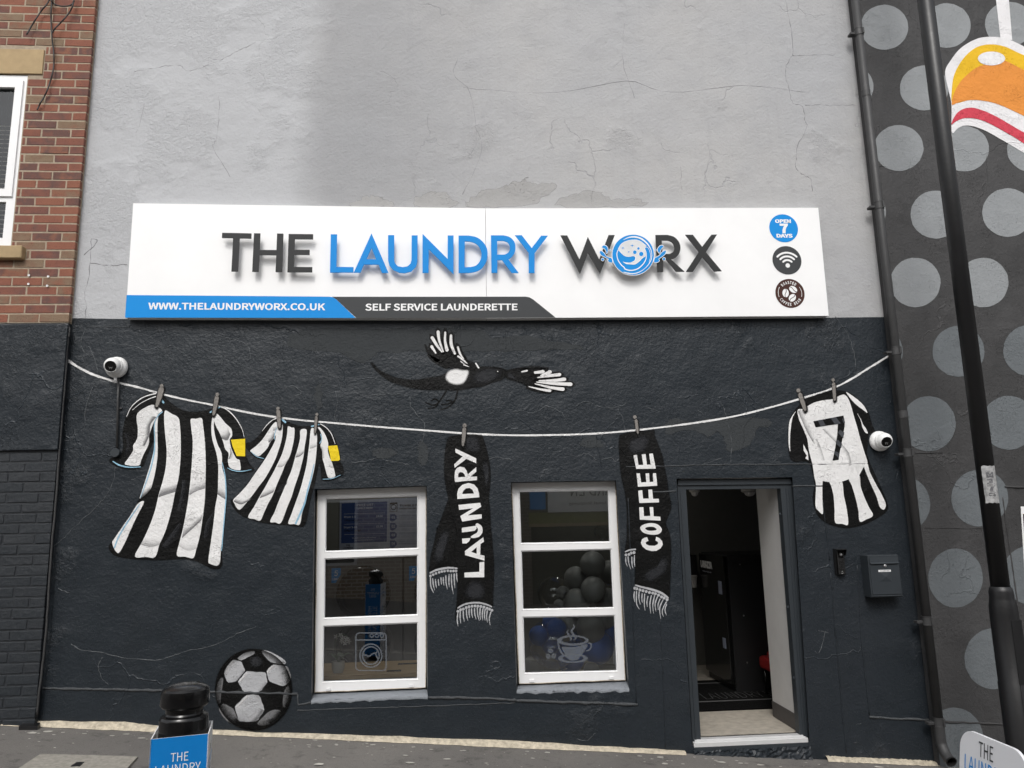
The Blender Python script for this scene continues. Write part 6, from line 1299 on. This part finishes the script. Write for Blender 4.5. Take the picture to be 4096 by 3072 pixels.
for i, (px, py, r_, y, m) in enumerate(((2371, 2258, 50, .62, 0), (2303, 2314, 45, .75, 0), (2372, 2358, 49, .52, 0), (2306, 2410, 52, .62, 0), (2252, 2372, 26, .66, 0), (2235, 2420, 21, .62, 0), (2440, 2290, 46, .80, 0), (2430, 2405, 50, .72, 0), (2363, 2514, 56, .60, 0), (2278, 2492, 40, .74, 0), (2420, 2470, 44, .80, 0), (2133, 2664, 38, .60, 0), (2210, 2668, 30, .66, 0), (2366, 2680, 30, .60, 0),
                        (2226, 2515, 38, .66, 1), (2154, 2543, 37, .66, 1), (2390, 2590, 62, .66, 1), (2280, 2630, 58, .70, 1), (2200, 2490, 30, .80, 1), (2205, 2575, 40, .74, 1), (2440, 2540, 44, .84, 1), (2330, 2560, 50, .82, 1))):
    balloon(px, py, r_, y, (m_bk, m_bb)[m], (GN+BN)[i], ('grey balloons', 'blue balloons')[m])
balloon(2213, 2372, 62, .55, m_bc, 'clear balloon in the middle pane with small grey balloons inside view', 'clear balloons'); balloon(2210, 2575, 92, .45, m_bc, 'largest clear balloon, behind the coffee bean sticker', 'clear balloons'); balloon(2405, 2130, 30, .8, m_bc, 'small clear balloon floating above the dark grey ones', 'clear balloons')

# etched stickers on the glass
SG = FY+.0215
zr2 = zoom(1240, 2340, 3.606); zr4 = zoom(2030, 2320, 3.606)
def ring(nm, o, i_, par): flat(nm, [onp(o, SG), onp(i_, SG)], m_frost, par)
def sstroke(nm, pts, wid, z, par):
    P = catmull(z(pts), False, 5); k = len(P); L = []; Q = []
    for i, q in enumerate(P):
        a, b = P[max(0, i-1)], P[min(k-1, i+1)]; dx, dy = b[0]-a[0], b[1]-a[1]; l = math.hypot(dx, dy) or 1; u = i/(k-1)*(len(wid)-1); j = min(int(u), len(wid)-2); h = (wid[j]+(wid[j+1]-wid[j])*(u-j))/3.606*.5
        L.append((q[0]-dy/l*h, q[1]+dx/l*h)); Q.append((q[0]+dy/l*h, q[1]-dx/l*h))
    mesh(nm, onp(L, SG)+onp(Q, SG), [[i, i+1, k+i+1, k+i] for i in range(k-1)], m_frost, par)
rrp = rr_pts(455, 560, 62); RP = [(652+p[0], 682+p[1]) for p in rrp]
ring('machine_sticker', zr2(RP), grow(zr2(RP), -5), win1)
flat('machine_sticker', [onp(zr2([(668, 785), (1092, 780), (1092, 800), (668, 805)]), SG)], m_frost, win1)
for c_ in ((890, 732), (963, 732), (1035, 730)): ring('machine_sticker', zr2(circ(*c_, 31)), zr2(circ(*c_, 17)), win1)
ring('machine_sticker', zr2(circ(878, 1018, 168, 176, 40)), zr2(circ(878, 1018, 148, 155, 40)), win1); ring('machine_sticker', zr2(circ(878, 1018, 130, 137, 40)), zr2(circ(878, 1018, 110, 117, 40)), win1)
sstroke('machine_sticker', [(768, 1008), (810, 1012), (850, 1030), (890, 1000), (940, 985), (965, 1040), (985, 1080)], [20, 20, 20], zr2, win1); sstroke('machine_sticker', [(945, 985), (985, 950)], [18, 14], zr2, win1)
cs = lambda p, h=(): flat('cup_sticker', [onp(catmull(zr4(p), True, 4), SG)]+[onp(catmull(zr4(q), True, 4), SG) for q in h], m_frost, win2)
flat('cup_sticker', [onp(zr4(circ(942, 872, 228, 76, 40)), SG), onp(zr4(circ(955, 868, 172, 46, 36)), SG)], m_frost, win2)
cs([(790, 965), (960, 968), (1150, 925), (1120, 1010), (1062, 1090), (1010, 1148), (945, 1160), (890, 1150), (845, 1095), (808, 1030)])
sstroke('cup_sticker', [(728, 900), (745, 980), (790, 1060), (860, 1118)], [24, 26, 24, 10], zr4, win2); sstroke('cup_sticker', [(1160, 912), (1195, 915), (1208, 960), (1175, 1012), (1128, 1022)], [16, 24, 24, 22, 8], zr4, win2)
flat('cup_sticker', [onp(zr4([p for p in circ(945, 1130, 212, 66, 48)]), SG+.0004), onp(zr4(circ(945, 1128, 150, 46, 40)), SG+.0004)], m_frost, win2)
sstroke('cup_sticker', [(882, 712), (862, 755), (888, 800), (920, 848), (893, 884)], [4, 22, 26, 24, 4], zr4, win2); sstroke('cup_sticker', [(948, 632), (962, 680), (925, 735), (955, 790), (985, 830), (952, 874)], [4, 26, 30, 32, 28, 4], zr4, win2)
for x, y, a in ((617, 1020, .4), (588, 1100, 1.2), (667, 1096, -1.2)):
    for s_ in (-1, 1):
        P = [(x+math.cos(a)*u-math.sin(a)*v_, y+math.sin(a)*u+math.cos(a)*v_) for u, v_ in [(40*math.cos(k*math.pi/10), s_*(4+28*math.sin(k*math.pi/10))) for k in range(11)]]
        flat('bean_sticker', [onp(zr4(P), SG)], m_frost, win2)

# vending machine, mat, chair, camera domes seen through the doorway
vm = thing('vending_machine', (3.05, 1.9, IF), 'black coffee vending machine seen through the open doorway', 'vending machine')
box('cabinet', 2.71, 3.45, 1.5, 2.32, IF, 1.345, m_key, vm, .006)
box('front_door', 2.672, 2.708, 1.52, 2.30, IF+.08, 1.335, m_dark, vm, .006)
lettering('maker_name', 'LAVAZZA', lambda u, v_: Vector((2.6700, 2.24-.38*u, 1.26-.075*v_)), m_print_w, vm, .03); lettering('maker_name', 'TORINO, ITALIA, 1895', lambda u, v_: Vector((2.6700, 2.20-.30*u, 1.155-.016*v_)), m_ptxt, vm)
box('hinge_trim', 2.700, 2.712, 1.497, 1.503, IF+.05, 1.33, m_dark, vm); box('notice', 2.668, 2.671, 1.60, 1.70, .95, 1.08, m_ppale, vm); box('notice', 2.668, 2.671, 1.60, 1.68, .42, .52, m_ppale, vm)
for z_ in (1.25, .75, .3): lathe('screw', [(0, .004), (.007, .003), (.008, 0)], m_alu, vm, 10, Vector((2.84, 1.5, z_)), Vector((0, -1, 0)))
mt = thing('door_mat', (2.5, 1.4, IF), 'black entrance mat with grey border lines and LAUNDRY WORX lettering', 'mat')
m_mat = plain('black mat pile', lin(.006), .95, spec=.1, bump=.01, bscale=300); m_matp = plain('mat grey print', lin(.10, .10, .10), .9)
box('pile', 1.75, 3.5, .86, 2.08, IF+.001, IF+.012, m_mat, mt)
for y_ in (1.16, 1.92): box('border', 1.8, 3.42, y_, y_+.03, IF+.0121, IF+.0131, m_matp, mt)
lettering('mat_text', 'LAUNDRY WORX', lambda u, v_: Vector((2.33+1.0*u, 1.50-.24*v_, IF+.0135)), m_matp, mt, -.01)
ch = thing('red_chair', (3.1, 1.1, IF), 'red seat edge showing behind the white partition in the doorway', 'chair')
m_red = plain('red vinyl', lin(.30, .010, .010), .6)
ca_ = W(3102, 2652, 1.0); cz0 = W(3094, 2706, 1.0).z
box('seat', ca_.x, ca_.x+.42, 1.0, 1.42, cz0, ca_.z, m_red, ch, .03); box('backrest', ca_.x+.10, ca_.x+.42, 1.40, 1.46, ca_.z-.06, ca_.z+.03, m_red, ch, .02)
for x, y in ((.04, 1.05), (.38, 1.05), (.04, 1.37), (.38, 1.37)): tube('leg', [Vector((ca_.x+x, y, IF)), Vector((ca_.x+x, y, cz0+.02))], .012, m_dark, ch, 10)
cd_ = thing('cup_dispenser', (2.35, 2.6, .9), 'dark wall dispenser with a stack of white paper cups', 'cup dispenser')
c_ = W(2770, 2300, 2.4); box('back_plate', c_.x-.06, c_.x+.06, 2.4, 2.94, c_.z-.1, c_.z+.22, m_key, cd_); lathe('cup_stack', [(0, 0), (.03, 0), (.042, .11), (.045, .115), (.045, .13), (.042, .132), (0, .13)], m_iwh, cd_, 20, W(2776, 2350, 2.36))
for px, lab in ((2778, 'small white ceiling sensor dome just inside the doorway'), (2998, 'larger white ceiling camera dome just inside the doorway')):
    c_ = W(px, 1962, 1.6); r0 = .055 if px < 2900 else .085; r_ = thing('ceiling_dome', Vector((c_.x, 1.6, 2.10)), lab, 'camera dome')
    lathe('housing', [(0, .55), (.02, .55), (.02, .02), (r0, .02), (r0, -.02), (r0*.8, -.03)], m_iwh, r_, 24, Vector((c_.x, 1.6, c_.z+.01))); lathe('dome', [(r0*.7, -.03), (r0*.55, -.055), (r0*.3, -.068), (0, -.072)], m_camw, r_, 24, Vector((c_.x, 1.6, c_.z+.01)))

# ================================================================ across the street (seen in the glass)
def farbrick(name, c1, c2, mo):
    t = T(name); p = t.pos(); s_ = t.n('SeparateXYZ', {0: p}); uv = t.n('CombineXYZ', {0: s_.outputs[0], 1: s_.outputs[2], 2: 0.0}).outputs[0]
    b = t.n('TexBrick', {'Vector': uv, 'Color1': c1, 'Color2': c2, 'Mortar': mo, 'Scale': 1.0, 'Mortar Size': .012, 'Brick Width': .235, 'Row Height': .077})
    return t.done(t.bsdf(b.outputs[0], .85))
m_fb1 = farbrick('far pale brick', lin(.38, .30, .22), lin(.30, .22, .16), lin(.55, .50, .42)); m_fb2 = farbrick('far dark brick', lin(.10, .07, .06), lin(.14, .09, .07), lin(.22, .20, .18))
OY = -10.6
oh = thing('opposite_house', (-4, OY, 0.3), 'pale brick terrace across the street, mirrored in the shop windows', 'building')
box('wall', -14, 1.30, OY-5, OY, -.9, 5.6, m_fb1, oh)
rf = mesh('roof', [Vector(p) for p in ((-14.2, OY+.3, 5.55), (1.4, OY+.3, 5.55), (1.4, OY-2.6, 7.0), (-14.2, OY-2.6, 7.0), (1.4, OY-5.3, 5.55), (-14.2, OY-5.3, 5.55))], [[0, 1, 2, 3], [3, 2, 4, 5]], m_pole, oh)
for i, x in enumerate((-9.5, -6.2, -3.4, -.9)):
    for z_ in (.9, 3.4): box('window', x, x+1.1, OY-.02, OY+.02, z_, z_+1.3, m_dark, oh); box('window_frame', x-.06, x+1.16, OY-.03, OY+.008, z_-.06, z_+1.36, m_pvc, oh)
os_ = thing('opposite_shop', (6, OY, -.2), 'corner shop across the street with a white fascia, mirrored in the shop windows', 'building')
box('wall', 1.32, 12, OY-5, OY, -1.5, 5.2, m_fb2, os_); box('roof', 1.32, 12, OY-5.1, OY+.15, 5.2, 5.45, m_pole, os_)
box('fascia', 1.98, 9, OY+.001, OY+.12, 1.88, 2.75, m_print_w, os_)
m_yg = plain('olive awning', lin(.22, .22, .05), .7); box('awning_band', 1.55, 9, OY+.002, OY+.06, 1.64, 1.879, m_yg, os_); box('sill_band', 1.55, 9, OY+.003, OY+.08, 1.57, 1.638, m_stone, os_)
box('shop_window', 1.6, 8.8, OY+.001, OY+.02, -.1, 1.56, m_dark, os_); box('blue_board', 1.58, 1.93, OY+.001, OY+.10, 1.95, 2.75, m_print_b, os_)
lettering('fascia_text', 'ARD EN', lambda u, v_: Vector((3.45-.95*u, OY+.125, 2.50-.27*v_)), m_print_k, os_, .0); lettering('fascia_text', 'rational Shopping', lambda u, v_: Vector((3.45-1.0*u, OY+.125, 2.10-.08*v_)), m_print_k, os_, .0)
